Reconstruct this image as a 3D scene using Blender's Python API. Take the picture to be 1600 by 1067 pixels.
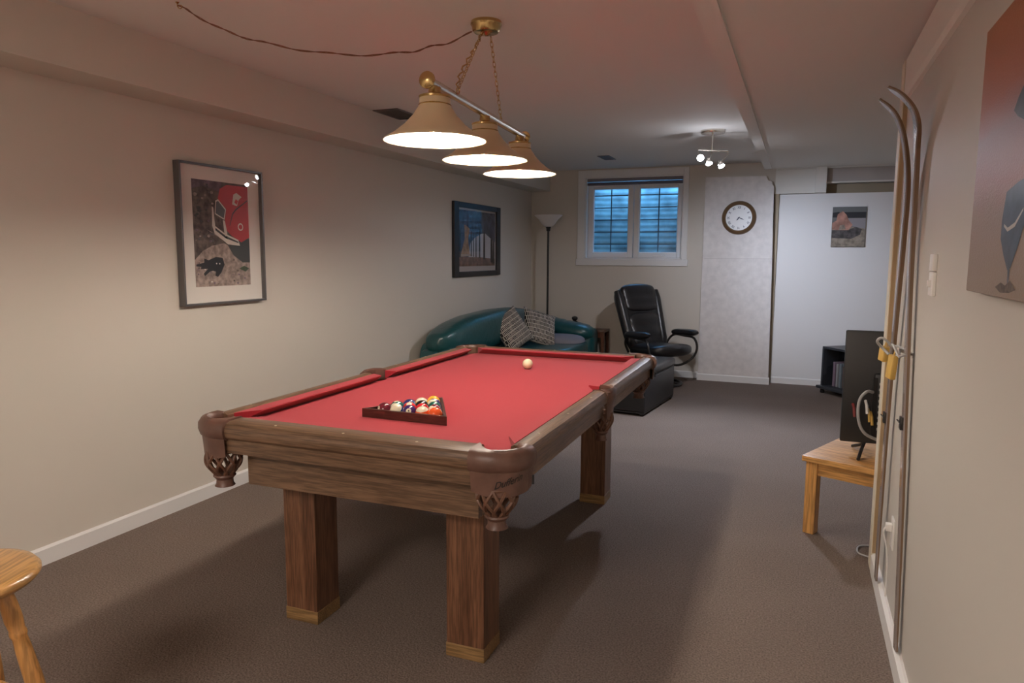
import bpy, bmesh, math, random
from mathutils import Vector, Matrix, noise

random.seed(7)
for o in list(bpy.data.objects):
    bpy.data.objects.remove(o)
scene = bpy.context.scene
COL = scene.collection
PI = math.pi

# ------------------------------------------------------------------ camera
W_PX, H_PX = 1600, 1067
F_PX = 1112.92
YAW, PITCH, ROLL = math.radians(21.9611), math.radians(-6.9643), math.radians(.3377)
CAM_H = 1.3908
fwd = Vector((-math.sin(YAW) * math.cos(PITCH), math.cos(YAW) * math.cos(PITCH), math.sin(PITCH)))
rt0 = Vector((math.cos(YAW), math.sin(YAW), 0))
up0 = rt0.cross(fwd)
rt = rt0 * math.cos(ROLL) + up0 * math.sin(ROLL)
up = -rt0 * math.sin(ROLL) + up0 * math.cos(ROLL)
cam_data = bpy.data.cameras.new('camera')
cam = bpy.data.objects.new('camera', cam_data)
COL.objects.link(cam)
cam_data.sensor_width = 36
cam_data.lens = F_PX / W_PX * 36
cam_data.clip_start = .02
cam.matrix_world = Matrix(((rt.x, up.x, -fwd.x, 0), (rt.y, up.y, -fwd.y, 0), (rt.z, up.z, -fwd.z, CAM_H), (0, 0, 0, 1)))
scene.camera = cam

# ------------------------------------------------------------------ world, exposure
wd = bpy.data.worlds.new('dusk_sky')
scene.world = wd
wd.use_nodes = True
bg = wd.node_tree.nodes['Background']
bg.inputs[0].default_value = (.17, .46, .92, 1)
bg.inputs[1].default_value = 19
scene.view_settings.view_transform = 'Standard'
scene.view_settings.look = 'None'
scene.view_settings.exposure = 0.0
scene.view_settings.gamma = 1.0
scene.view_settings.use_curve_mapping = False


def light(name, kind, loc, power, color, radius=.03, rot=None, spot=None, blend=.5, size=None):
    d = bpy.data.lights.new(name, kind)
    d.energy = power
    d.color = color
    if kind in ('POINT', 'SPOT'):
        d.shadow_soft_size = radius
    if kind == 'SPOT':
        d.spot_size = spot
        d.spot_blend = blend
    if kind == 'AREA':
        d.shape = 'RECTANGLE'
        d.size, d.size_y = size
    o = bpy.data.objects.new(name, d)
    COL.objects.link(o)
    o.location = loc
    if rot is not None:
        o.rotation_euler = rot
    return o


def aim(o, target):
    o.rotation_euler = (Vector(target) - o.location).to_track_quat('-Z', 'Y').to_euler()


# added soft fill light, standing in for unseen room lighting behind the camera
fill = light('rear_fill_light', 'AREA', (-1.3, -1.2, 2.34), 84, (1, .87, .78), size=(.9, .9))
# portal in the window opening so that the daylight is sampled well
por = light('window_portal', 'AREA', (-1.85, 8.5, 1.82), 1, (1, 1, 1), size=(1.12, .95))
por.rotation_euler = (math.radians(-90), 0, 0)
por.data.cycles.is_portal = True


# ------------------------------------------------------------------ materials
def new_mat(name):
    m = bpy.data.materials.new(name)
    m.use_nodes = True
    return m, m.node_tree, m.node_tree.nodes['Principled BSDF']


def setp(b, **k):
    for n, v in k.items():
        n = n.replace('_', ' ')
        if n in b.inputs:
            b.inputs[n].default_value = v


def N(nt, t, **k):
    n = nt.nodes.new(t)
    for a, v in k.items():
        setattr(n, a, v)
    return n


def mat(name, col, rough=.5, metal=0, coat=0, bump=0, bscale=50, var=0, vscale=6, spec=.5, stretch=None, sheen=0, bdist=.002):
    m, nt, b = new_mat(name)
    b.inputs['Base Color'].default_value = (*col, 1)
    b.inputs['Roughness'].default_value = rough
    b.inputs['Metallic'].default_value = metal
    b.inputs['Coat Weight'].default_value = coat
    b.inputs['Coat Roughness'].default_value = .1 if rough < .3 else .28
    b.inputs['Specular IOR Level'].default_value = spec
    b.inputs['Sheen Weight'].default_value = sheen
    tc = N(nt, 'ShaderNodeTexCoord')
    src = tc.outputs['Object']
    if stretch:
        mp = N(nt, 'ShaderNodeMapping')
        mp.inputs['Scale'].default_value = stretch
        nt.links.new(src, mp.inputs[0])
        src = mp.outputs[0]
    if var:
        nz = N(nt, 'ShaderNodeTexNoise')
        nz.inputs['Scale'].default_value = vscale
        nz.inputs['Detail'].default_value = 5
        nt.links.new(src, nz.inputs['Vector'])
        mx = N(nt, 'ShaderNodeMix', data_type='RGBA')
        mx.inputs['A'].default_value = (*[c * (1 - var) for c in col], 1)
        mx.inputs['B'].default_value = (*[min(1, c * (1 + var)) for c in col], 1)
        mrg = N(nt, 'ShaderNodeMapRange')
        mrg.inputs['From Min'].default_value = .35
        mrg.inputs['From Max'].default_value = .65
        nt.links.new(nz.outputs['Fac'], mrg.inputs['Value'])
        nt.links.new(mrg.outputs[0], mx.inputs['Factor'])
        nt.links.new(mx.outputs['Result'], b.inputs['Base Color'])
    if bump:
        nz = N(nt, 'ShaderNodeTexNoise')
        nz.inputs['Scale'].default_value = bscale
        nz.inputs['Detail'].default_value = 4
        nt.links.new(src, nz.inputs['Vector'])
        bp = N(nt, 'ShaderNodeBump')
        bp.inputs['Strength'].default_value = bump
        bp.inputs['Distance'].default_value = bdist
        nt.links.new(nz.outputs['Fac'], bp.inputs['Height'])
        nt.links.new(bp.outputs[0], b.inputs['Normal'])
    return m


def wood(name, dark, lite, axis='Y', scale=1.0, rough=.35, coat=.15, fine=1.0):
    """wood grain running along the given object axis"""
    m, nt, b = new_mat(name)
    tc = N(nt, 'ShaderNodeTexCoord')
    mp = N(nt, 'ShaderNodeMapping')
    s = {'X': (.06, 1, 1), 'Y': (1, .06, 1), 'Z': (1, 1, .06)}[axis]
    mp.inputs['Scale'].default_value = [q * 22 * scale for q in s]
    nt.links.new(tc.outputs['Object'], mp.inputs[0])
    n1 = N(nt, 'ShaderNodeTexNoise')
    n1.inputs['Scale'].default_value = 1.0
    n1.inputs['Detail'].default_value = 6
    n1.inputs['Roughness'].default_value = .6
    n1.inputs['Distortion'].default_value = .6
    nt.links.new(mp.outputs[0], n1.inputs['Vector'])
    mp2 = N(nt, 'ShaderNodeMapping')
    mp2.inputs['Scale'].default_value = [q * 190 * scale * fine for q in s]
    nt.links.new(tc.outputs['Object'], mp2.inputs[0])
    n2 = N(nt, 'ShaderNodeTexNoise')
    n2.inputs['Scale'].default_value = 1.0
    n2.inputs['Detail'].default_value = 3
    nt.links.new(mp2.outputs[0], n2.inputs['Vector'])
    r1 = N(nt, 'ShaderNodeValToRGB')
    r1.color_ramp.elements[0].position = .33
    r1.color_ramp.elements[0].color = (*dark, 1)
    r1.color_ramp.elements[1].position = .66
    r1.color_ramp.elements[1].color = (*lite, 1)
    nt.links.new(n1.outputs['Fac'], r1.inputs[0])
    r2 = N(nt, 'ShaderNodeValToRGB')
    r2.color_ramp.elements[0].position = .38
    r2.color_ramp.elements[0].color = (.62, .62, .62, 1)
    r2.color_ramp.elements[1].position = .6
    r2.color_ramp.elements[1].color = (1.08, 1.08, 1.08, 1)
    nt.links.new(n2.outputs['Fac'], r2.inputs[0])
    mx = N(nt, 'ShaderNodeMix', data_type='RGBA', blend_type='MULTIPLY')
    mx.inputs['Factor'].default_value = 1
    nt.links.new(r1.outputs[0], mx.inputs['A'])
    nt.links.new(r2.outputs[0], mx.inputs['B'])
    nt.links.new(mx.outputs['Result'], b.inputs['Base Color'])
    b.inputs['Roughness'].default_value = rough
    b.inputs['Coat Weight'].default_value = coat
    b.inputs['Coat Roughness'].default_value = .2
    return m


def emis(name, col, s):
    m, nt, b = new_mat(name)
    b.inputs['Base Color'].default_value = (*col, 1)
    b.inputs['Emission Color'].default_value = (*col, 1)
    b.inputs['Emission Strength'].default_value = s
    return m


def glass_mat(name, tint=(1, 1, 1), rough=0.0, ior=1.45):
    m, nt, b = new_mat(name)
    nt.nodes.remove(b)
    out = nt.nodes['Material Output']
    tr = N(nt, 'ShaderNodeBsdfTransparent')
    tr.inputs[0].default_value = (*tint, 1)
    gl = N(nt, 'ShaderNodeBsdfGlossy')
    gl.inputs['Roughness'].default_value = rough
    geo = N(nt, 'ShaderNodeNewGeometry')
    iv = N(nt, 'ShaderNodeMapRange')
    iv.inputs['To Min'].default_value = ior
    iv.inputs['To Max'].default_value = 1 / ior
    nt.links.new(geo.outputs['Backfacing'], iv.inputs['Value'])
    fr = N(nt, 'ShaderNodeFresnel')
    nt.links.new(iv.outputs[0], fr.inputs[0])
    mx = N(nt, 'ShaderNodeMixShader')
    nt.links.new(fr.outputs[0], mx.inputs[0])
    nt.links.new(tr.outputs[0], mx.inputs[1])
    nt.links.new(gl.outputs[0], mx.inputs[2])
    nt.links.new(mx.outputs[0], out.inputs[0])
    return m


M = {}
M['wall'] = mat('cream_wall_paint', (.66, .61, .54), .75, bump=.12, bscale=90, spec=.3)
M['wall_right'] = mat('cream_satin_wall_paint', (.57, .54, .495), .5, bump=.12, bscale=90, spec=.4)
M['ceiling'] = mat('white_ceiling_paint', (.77, .75, .71), .8, bump=.2, bscale=140, spec=.25)
M['trimw'] = mat('white_trim_paint', (.78, .77, .76), .45)
M['board'] = mat('white_panel_paint', (.78, .77, .77), .45, bump=.05, bscale=60)
M['dust'] = mat('white_textured_panel', (.74, .70, .68), .8, bump=.5, bscale=30, var=.06, vscale=14)
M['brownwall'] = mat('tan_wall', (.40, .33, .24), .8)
M['greywall'] = mat('mid_grey_paint', (.52, .48, .46), .8)  # plain darker grey for the recess panel and the thin column line
M['walnut_x'] = wood('walnut_grain_across', (.105, .058, .033), (.235, .14, .082), 'X', 1)
M['walnut_y'] = wood('walnut_grain_along', (.105, .058, .033), (.235, .14, .082), 'Y', 1)
M['walnut_z'] = wood('walnut_grain_upright', (.105, .046, .024), (.22, .105, .056), 'Z', 1)
M['pine_kick'] = wood('leg_foot_band', (.20, .115, .045), (.33, .20, .085), 'X', 1)
M['cloth'] = mat('red_billiard_cloth', (.37, .026, .038), .9, bump=.2, bscale=700, spec=.15, sheen=.15, bdist=.0006)
M['leather'] = mat('brown_pocket_leather', (.135, .070, .052), .42, bump=.3, bscale=120, var=.15, vscale=20)
M['leather_net'] = mat('brown_net_leather', (.14, .068, .042), .4, bump=.2, bscale=140)
M['pearl'] = mat('pearl_inlay', (.75, .68, .52), .25)
M['dark'] = mat('black_ink', (.012, .01, .01), .6)
M['rackwood'] = wood('dark_rack_wood', (.045, .014, .01), (.13, .045, .03), 'X', 2, rough=.3, coat=.3)
M['brass'] = mat('antique_brass', (.62, .44, .20), .22, metal=1)
M['chrome'] = mat('brushed_steel', (.72, .68, .62), .25, metal=1)
M['shade'] = mat('beige_enamel_shade', (.70, .54, .34), .38, coat=.2)
M['shadein'] = mat('white_shade_lining', (.92, .9, .84), .5)
M['bulb'] = emis('lit_bulb', (1, .885, .76), 700)
M['led'] = emis('lit_spot_lens', (.9, .94, 1), 30)
M['teal'] = mat('teal_leather', (.005, .075, .082), .38, coat=.45, bump=.55, bscale=20, spec=.6, bdist=.010)
M['blackleather'] = mat('black_leather', (.012, .012, .014), .36, coat=.35, bump=.45, bscale=40, spec=.55, bdist=.004)
M['blacklam'] = mat('black_leatherette', (.018, .018, .02), .4, bump=.2, bscale=90)
M['black'] = mat('black_plastic', (.014, .014, .015), .4)
M['blackmetal'] = mat('black_metal', (.02, .018, .017), .35)
M['slate'] = mat('slate_grey_laminate', (.035, .04, .05), .4)
M['pine'] = wood('honey_pine', (.55, .27, .08), (.75, .42, .15), 'X', .7, rough=.35, coat=.3)
M['pine_y'] = wood('honey_pine_leg', (.55, .27, .08), (.75, .42, .15), 'Z', .7, rough=.35, coat=.3)
M['stoolwood'] = wood('honey_stool_wood', (.54, .29, .095), (.63, .36, .13), 'Y', .6, rough=.28, coat=.4)
M['stoolleg'] = wood('honey_stool_leg_wood', (.46, .21, .06), (.60, .31, .10), 'Z', .6, rough=.3, coat=.4)
M['skibrown'] = mat('brown_ski_base', (.17, .10, .055), .25, coat=.5)
M['skigrey'] = mat('silver_ski_edge', (.27, .22, .20), .25, metal=.0, coat=.4)
M['yellow'] = mat('yellow_leather_tag', (.62, .40, .10), .5, bump=.4, bscale=60)
M['greyplastic'] = mat('grey_plastic', (.42, .42, .42), .5)
M['white'] = mat('white_plastic', (.82, .80, .77), .35)
M['silverframe'] = mat('silver_frame', (.15, .145, .145), .32, metal=.5)
M['blackframe'] = mat('black_frame', (.012, .011, .012), .35)
M['matboard'] = mat('white_mat_board', (.80, .76, .70), .8)
M['pglass'] = glass_mat('picture_glass', ior=1.5)
M['wglass'] = glass_mat('window_glass', (.93, .97, 1), ior=1.45)
M['tanwood'] = mat('tan_casing_edge', (.38, .26, .14), .5, bump=.2, bscale=40)
M['cream'] = mat('cream_casing_paint', (.74, .68, .55), .45)
M['casing'] = M['cream']
M['goldrim'] = mat('clock_wood', (.15, .085, .04), .35, coat=.3)
M['clockface'] = mat('white_clock_face', (.80, .80, .80), .4)
M['numeral'] = mat('blue_black_numerals', (.05, .055, .09), .6)
M['opal'] = mat('opal_glass', (.82, .78, .76), .3)
M['throw'] = mat('grey_lilac_fabric', (.22, .215, .25), .9, bump=.3, bscale=200)
M['endwood'] = wood('reddish_brown_wood', (.10, .035, .018), (.19, .075, .038), 'Z', 1)
M['corr'] = mat('galvanised_well_wall', (.19, .26, .255), .6, metal=.0, var=.4, vscale=4)
M['gravel'] = mat('gravel', (.10, .10, .09), .9, bump=.8, bscale=40, var=.4, vscale=40)
M['grille'] = mat('dark_blue_grille', (.05, .10, .14), .5)
M['blind'] = mat('folded_blind_slats', (.22, .20, .23), .5)
M['vent'] = mat('grey_metal_register', (.16, .14, .13), .4, metal=.5)
M['cord'] = mat('brown_cord', (.22, .10, .055), .5)
M['redvase'] = mat('dark_red_glaze', (.20, .03, .03), .3)
M['tvback'] = mat('black_tv_back', (.016, .016, .017), .45, bump=.1, bscale=80)
M['screen'] = mat('tv_screen', (.004, .004, .005), .08)
M['ivory'] = mat('ivory_ball', (.86, .74, .50), .12, coat=.6)


# carpet : brown-grey loop pile
def carpet():
    m, nt, b = new_mat('brown_grey_loop_carpet')
    tc = N(nt, 'ShaderNodeTexCoord')
    nz = N(nt, 'ShaderNodeTexNoise')
    nz.inputs['Scale'].default_value = 150
    nz.inputs['Detail'].default_value = 5
    nt.links.new(tc.outputs['Object'], nz.inputs['Vector'])
    vo = N(nt, 'ShaderNodeTexVoronoi')
    vo.inputs['Scale'].default_value = 130
    nt.links.new(tc.outputs['Object'], vo.inputs['Vector'])
    big = N(nt, 'ShaderNodeTexNoise')
    big.inputs['Scale'].default_value = 1.3
    big.inputs['Detail'].default_value = 3
    nt.links.new(tc.outputs['Object'], big.inputs['Vector'])
    r = N(nt, 'ShaderNodeValToRGB')
    r.color_ramp.elements[0].position = .32
    r.color_ramp.elements[0].color = (.13, .10, .083, 1)
    r.color_ramp.elements[1].position = .68
    r.color_ramp.elements[1].color = (.265, .212, .182, 1)
    nt.links.new(nz.outputs['Fac'], r.inputs[0])
    mx = N(nt, 'ShaderNodeMix', data_type='RGBA', blend_type='MULTIPLY')
    mx.inputs['Factor'].default_value = .35
    r2 = N(nt, 'ShaderNodeValToRGB')
    r2.color_ramp.elements[0].position = .35
    r2.color_ramp.elements[0].color = (.72, .72, .72, 1)
    r2.color_ramp.elements[1].position = .65
    nt.links.new(big.outputs['Fac'], r2.inputs[0])
    nt.links.new(r.outputs[0], mx.inputs['A'])
    nt.links.new(r2.outputs[0], mx.inputs['B'])
    nt.links.new(mx.outputs['Result'], b.inputs['Base Color'])
    b.inputs['Roughness'].default_value = .95
    b.inputs['Specular IOR Level'].default_value = .15
    ad = N(nt, 'ShaderNodeMath', operation='ADD')
    nt.links.new(nz.outputs['Fac'], ad.inputs[0])
    nt.links.new(vo.outputs['Distance'], ad.inputs[1])
    bp = N(nt, 'ShaderNodeBump')
    bp.inputs['Strength'].default_value = .5
    bp.inputs['Distance'].default_value = .003
    nt.links.new(ad.outputs[0], bp.inputs['Height'])
    nt.links.new(bp.outputs[0], b.inputs['Normal'])
    return m


M['carpet'] = carpet()


def ball_mat(name, col, stripe, disc_dir):
    m, nt, b = new_mat(name)
    ivory = (.86, .78, .58, 1)
    tc = N(nt, 'ShaderNodeTexCoord')
    nm = N(nt, 'ShaderNodeVectorMath', operation='NORMALIZE')
    nt.links.new(tc.outputs['Object'], nm.inputs[0])
    dt = N(nt, 'ShaderNodeVectorMath', operation='DOT_PRODUCT')
    nt.links.new(nm.outputs[0], dt.inputs[0])
    dt.inputs[1].default_value = disc_dir
    ab = N(nt, 'ShaderNodeMath', operation='ABSOLUTE')
    nt.links.new(dt.outputs['Value'], ab.inputs[0])
    gt = N(nt, 'ShaderNodeMath', operation='GREATER_THAN')
    nt.links.new(ab.outputs[0], gt.inputs[0])
    gt.inputs[1].default_value = .93
    base = N(nt, 'ShaderNodeMix', data_type='RGBA')
    base.inputs['A'].default_value = (*col, 1)
    base.inputs['B'].default_value = ivory
    if stripe:
        # the band circles the ball through the number disc
        ax = Vector(disc_dir).cross(Vector(stripe)).normalized()
        d2 = N(nt, 'ShaderNodeVectorMath', operation='DOT_PRODUCT')
        nt.links.new(nm.outputs[0], d2.inputs[0])
        d2.inputs[1].default_value = ax
        a2 = N(nt, 'ShaderNodeMath', operation='ABSOLUTE')
        nt.links.new(d2.outputs['Value'], a2.inputs[0])
        g2 = N(nt, 'ShaderNodeMath', operation='GREATER_THAN')
        nt.links.new(a2.outputs[0], g2.inputs[0])
        g2.inputs[1].default_value = .52
        mxx = N(nt, 'ShaderNodeMath', operation='MAXIMUM')
        nt.links.new(g2.outputs[0], mxx.inputs[0])
        nt.links.new(gt.outputs[0], mxx.inputs[1])
        nt.links.new(mxx.outputs[0], base.inputs['Factor'])
    else:
        nt.links.new(gt.outputs[0], base.inputs['Factor'])
    nt.links.new(base.outputs['Result'], b.inputs['Base Color'])
    b.inputs['Roughness'].default_value = .1
    b.inputs['Coat Weight'].default_value = .5
    return m


def pillow_mat():
    m, nt, b = new_mat('black_cream_plaid_fabric')
    tc = N(nt, 'ShaderNodeTexCoord')
    mp = N(nt, 'ShaderNodeMapping')
    mp.inputs['Scale'].default_value = (1, 1, 1)
    nt.links.new(tc.outputs['Object'], mp.inputs[0])
    br = N(nt, 'ShaderNodeTexBrick')
    br.inputs['Color1'].default_value = (.015, .013, .014, 1)
    br.inputs['Color2'].default_value = (.22, .18, .16, 1)
    br.inputs['Mortar'].default_value = (.66, .60, .52, 1)
    br.inputs['Scale'].default_value = 14
    br.inputs['Mortar Size'].default_value = .03
    br.inputs['Brick Width'].default_value = .22
    br.inputs['Row Height'].default_value = .62
    br.inputs['Bias'].default_value = -.4
    nt.links.new(mp.outputs[0], br.inputs['Vector'])
    nt.links.new(br.outputs['Color'], b.inputs['Base Color'])
    b.inputs['Roughness'].default_value = .9
    return m


M['pillow'] = pillow_mat()


# ------------------------------------------------------------------ mesh helpers
class MB:
    def __init__(self):
        self.bm = bmesh.new()
        self.mi = 0

    def _tag(self, faces):
        for f in faces:
            f.material_index = self.mi

    def box(self, lo, hi, bev=0, seg=2, mtx=None):
        r = bmesh.ops.create_cube(self.bm, size=1)
        vs = r['verts']
        for v in vs:
            v.co = Vector([lo[i] + (v.co[i] + .5) * (hi[i] - lo[i]) for i in range(3)])
        fs = set(f for v in vs for f in v.link_faces)
        if bev:
            es = list(set(e for v in vs for e in v.link_edges))
            r = bmesh.ops.bevel(self.bm, geom=es, offset=bev, segments=seg, profile=.5, affect='EDGES')
            fs = set(r['faces']) | set(f for f in fs if f.is_valid)
            vs = list(set(v for f in fs for v in f.verts))
        if mtx is not None:
            for v in vs:
                v.co = mtx @ v.co
        self._tag(fs)
        return vs

    def tube(self, pts, r, n=8, cap=True, closed=False, taper=None, flat=None):
        pts = [Vector(p) for p in pts]
        k = len(pts)
        rings = []
        prev = None
        for i, p in enumerate(pts):
            if closed:
                t = (pts[(i + 1) % k] - pts[i - 1])
            else:
                t = (pts[min(i + 1, k - 1)] - pts[max(i - 1, 0)])
            t.normalize()
            if prev is None:
                a = Vector((0, 0, 1)) if abs(t.z) < .9 else Vector((1, 0, 0))
                u = t.cross(a).normalized()
            else:
                u = (prev - t * prev.dot(t)).normalized()
            prev = u
            w = t.cross(u).normalized()
            rr = r if taper is None else r * taper[i]
            rx, ry = (rr, rr) if flat is None else (rr, rr * flat)
            rings.append([self.bm.verts.new(p + u * math.cos(2 * PI * j / n) * rx + w * math.sin(2 * PI * j / n) * ry) for j in range(n)])
        self._skin(rings, closed, cap)

    def _skin(self, rings, closed=False, cap=True):
        fs = []
        k = len(rings)
        n = len(rings[0])
        for i in range(k if closed else k - 1):
            a, b = rings[i], rings[(i + 1) % k]
            for j in range(n):
                fs.append(self.bm.faces.new((a[j], a[(j + 1) % n], b[(j + 1) % n], b[j])))
        if cap and not closed:
            fs.append(self.bm.faces.new(rings[0][::-1]))
            fs.append(self.bm.faces.new(rings[-1]))
        self._tag(fs)

    def rings(self, rl, closed=False, cap=True):
        self._skin([[self.bm.verts.new(Vector(p)) for p in r] for r in rl], closed, cap)

    def lathe(self, prof, c=(0, 0, 0), n=32, cap=True, mtx=None):
        rl = []
        for r, z in prof:
            ring = [Vector((max(r, 1e-4) * math.cos(2 * PI * j / n), max(r, 1e-4) * math.sin(2 * PI * j / n), z)) for j in range(n)]
            if mtx is not None:
                ring = [mtx @ p for p in ring]
            rl.append([self.bm.verts.new(p + Vector(c)) for p in ring])
        self._skin(rl, False, cap)

    def prism(self, pts, z0, z1, axis='z'):
        """extrude a 2d polygon; axis tells which axis z0..z1 run along"""
        def P(a, b, h):
            return {'z': (a, b, h), 'x': (h, a, b), 'y': (a, h, b)}[axis]
        lo = [self.bm.verts.new(P(a, b, z0)) for a, b in pts]
        hi = [self.bm.verts.new(P(a, b, z1)) for a, b in pts]
        n = len(pts)
        fs = [self.bm.faces.new(lo[::-1]), self.bm.faces.new(hi)]
        for i in range(n):
            fs.append(self.bm.faces.new((lo[i], lo[(i + 1) % n], hi[(i + 1) % n], hi[i])))
        self._tag(fs)

    def sphere(self, c, r, seg=24, rings=16, scale=(1, 1, 1)):
        q = bmesh.ops.create_uvsphere(self.bm, u_segments=seg, v_segments=rings, radius=r)
        for v in q['verts']:
            v.co = Vector((v.co.x * scale[0], v.co.y * scale[1], v.co.z * scale[2])) + Vector(c)
        self._tag(set(f for v in q['verts'] for f in v.link_faces))

    def sheet(self, pts):
        self._tag([self.bm.faces.new([self.bm.verts.new(p) for p in pts])])

    def cyl(self, a, b, r, n=16):
        self.tube([a, b], r, n)

    def build(self, name, mats, parent=None, smooth=True, subd=0, angle=40, loc=None, rot=None):
        bmesh.ops.recalc_face_normals(self.bm, faces=self.bm.faces[:])
        me = bpy.data.meshes.new(name)
        if smooth:
            for f in self.bm.faces:
                f.smooth = True
            for e in self.bm.edges:
                if len(e.link_faces) == 2 and e.calc_face_angle(0) > math.radians(angle):
                    e.smooth = False
        self.bm.to_mesh(me)
        self.bm.free()
        if not isinstance(mats, (list, tuple)):
            mats = [mats]
        for m in mats:
            me.materials.append(m)
        o = bpy.data.objects.new(name, me)
        COL.objects.link(o)
        if parent is not None:
            o.parent = parent
        if loc is not None:
            o.location = loc
        if rot is not None:
            o.rotation_euler = rot
        if subd:
            s = o.modifiers.new('subdivision', 'SUBSURF')
            s.levels = s.render_levels = subd
        return o


def thing(name, label, cat, loc=(0, 0, 0), rz=0, group=None):
    o = bpy.data.objects.new(name, None)
    COL.objects.link(o)
    o.location = loc
    o.rotation_euler = (0, 0, rz)
    o.empty_display_size = .05
    o['label'] = label
    o['category'] = cat
    if group:
        o['group'] = group
    return o


def tag(o, label, cat, group=None):
    o['label'] = label
    o['category'] = cat
    if group:
        o['group'] = group
    return o


def struct(o, label=None):
    o['kind'] = 'structure'
    if label:
        o['label'] = label
    return o


def catmull(pts, n=8):
    pts = [Vector(p) for p in pts]
    P = [pts[0] * 2 - pts[1]] + pts + [pts[-1] * 2 - pts[-2]]
    out = []
    for i in range(1, len(P) - 2):
        for k in range(n):
            t = k / n
            a, b, c, d = P[i - 1], P[i], P[i + 1], P[i + 2]
            out.append(.5 * ((2 * b) + (c - a) * t + (2 * a - 5 * b + 4 * c - d) * t * t + (3 * b - a - 3 * c + d) * t ** 3))
    out.append(pts[-1])
    return out


def super_ring(c, ax, ay, a, b, p=3.0, n=24):
    """superellipse ring around c spanned by the vectors ax, ay"""
    out = []
    for j in range(n):
        t = 2 * PI * j / n
        cs, sn = math.cos(t), math.sin(t)
        x = math.copysign(abs(cs) ** (2 / p), cs) * a
        y = math.copysign(abs(sn) ** (2 / p), sn) * b
        out.append(Vector(c) + Vector(ax) * x + Vector(ay) * y)
    return out


def cushion(mb, lo, hi, puff=.25, p=4, n=28, m=8, mtx=None):
    """soft block: superellipse layers stacked in z, pinched at top and bottom"""
    cx, cy = (lo[0] + hi[0]) / 2, (lo[1] + hi[1]) / 2
    hx, hy = (hi[0] - lo[0]) / 2, (hi[1] - lo[1]) / 2
    rl = []
    for i in range(m + 1):
        t = -1 + 2 * i / m
        a = t * PI / 2
        z = (lo[2] + hi[2]) / 2 + (hi[2] - lo[2]) / 2 * math.sin(a)
        k = 1 - puff * (1 - max(math.cos(a), 0) ** .6)
        ring = super_ring((cx, cy, z), (1, 0, 0), (0, 1, 0), hx * k, hy * k, p, n)
        if mtx is not None:
            ring = [mtx @ q for q in ring]
        rl.append(ring)
    mb.rings(rl)


def text_mesh(name, body, size, material, shear=0, parent=None, xf=None, offset=0.0):
    cu = bpy.data.curves.new(name, 'FONT')
    cu.body = body
    cu.size = size
    cu.shear = shear
    cu.align_x = 'CENTER'
    cu.align_y = 'CENTER'
    cu.resolution_u = 3
    cu.offset = offset
    tmp = bpy.data.objects.new(name, cu)
    COL.objects.link(tmp)
    dg = bpy.context.evaluated_depsgraph_get()
    me = bpy.data.meshes.new_from_object(tmp.evaluated_get(dg))
    bpy.data.objects.remove(tmp)
    bpy.data.curves.remove(cu)
    if xf:
        for v in me.vertices:
            v.co = xf(v.co)
    me.materials.clear()
    me.materials.append(material)
    me.name = name
    o = bpy.data.objects.new(name, me)
    COL.objects.link(o)
    if parent is not None:
        o.parent = parent
    return o


# ------------------------------------------------------------------ room shell
XL, XR = -3.08, .372          # wall faces
YF, YB = 8.25, -2.2           # far and rear walls
ZC = 2.385
YE = 3.49                     # end of the right wall
XA = 1.7                      # outer wall of the alcove


def zlow(y):                  # the boxed-in lower ceiling falls slightly towards the camera
    return 2.195 + .02 * (y - 2.4)


mb = MB()
mb.box((XL - .2, YB - .2, -.08), (XA + .2, 9.2, 0))
struct(mb.build('floor', M['carpet'], smooth=False), 'brown grey loop pile carpet')

mb = MB()
mb.box((XL - .2, YB - .2, ZC), (XA + .2, 8.7, ZC + .1))
struct(mb.build('ceiling', M['ceiling'], smooth=False), 'off white textured ceiling')

mb = MB()
mb.box((XL - .15, YB, 0), (XL, 8.45, ZC))
struct(mb.build('wall_left', M['wall'], smooth=False), 'long cream wall on the left')
# soffit along the left wall
mb = MB()
mb.box((XL, YB, 2.143), (-2.842, YF, ZC))
struct(mb.build('trim_1', M['wall'], smooth=False), 'long cream soffit box along the left wall')

# far wall with the window opening
WX0, WX1, WZ0, WZ1 = -2.40, -1.262, 1.348, 2.288
mb = MB()
mb.box((XL, YF, 0), (WX0, YF + .2, ZC))
mb.box((WX1, YF, 0), (-.30, YF + .2, ZC))
mb.box((WX0, YF, 0), (WX1, YF + .2, WZ0))
mb.box((WX0, YF, WZ1), (WX1, YF + .2, ZC))
struct(mb.build('wall_far', M['wall'], smooth=False), 'cream far wall around the small window')

# boxed column with textured covering (carries the clock)
mb = MB()
prof = [(-1.022, 0.0), (-.272, 0.0), (-.29, 1.2), (-.312, 2.12), (-.33, 2.15), (-.335, 2.175), (-.375, 2.185), (-.392, 2.232), (-1.016, 2.238)]
mb.prism(prof, 8.14, 8.25, 'y')
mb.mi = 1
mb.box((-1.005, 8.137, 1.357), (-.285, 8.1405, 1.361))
struct(mb.build('trim_2', [M['dust'], M['greywall']], smooth=False), 'pale textured boxed column beside the window')

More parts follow.
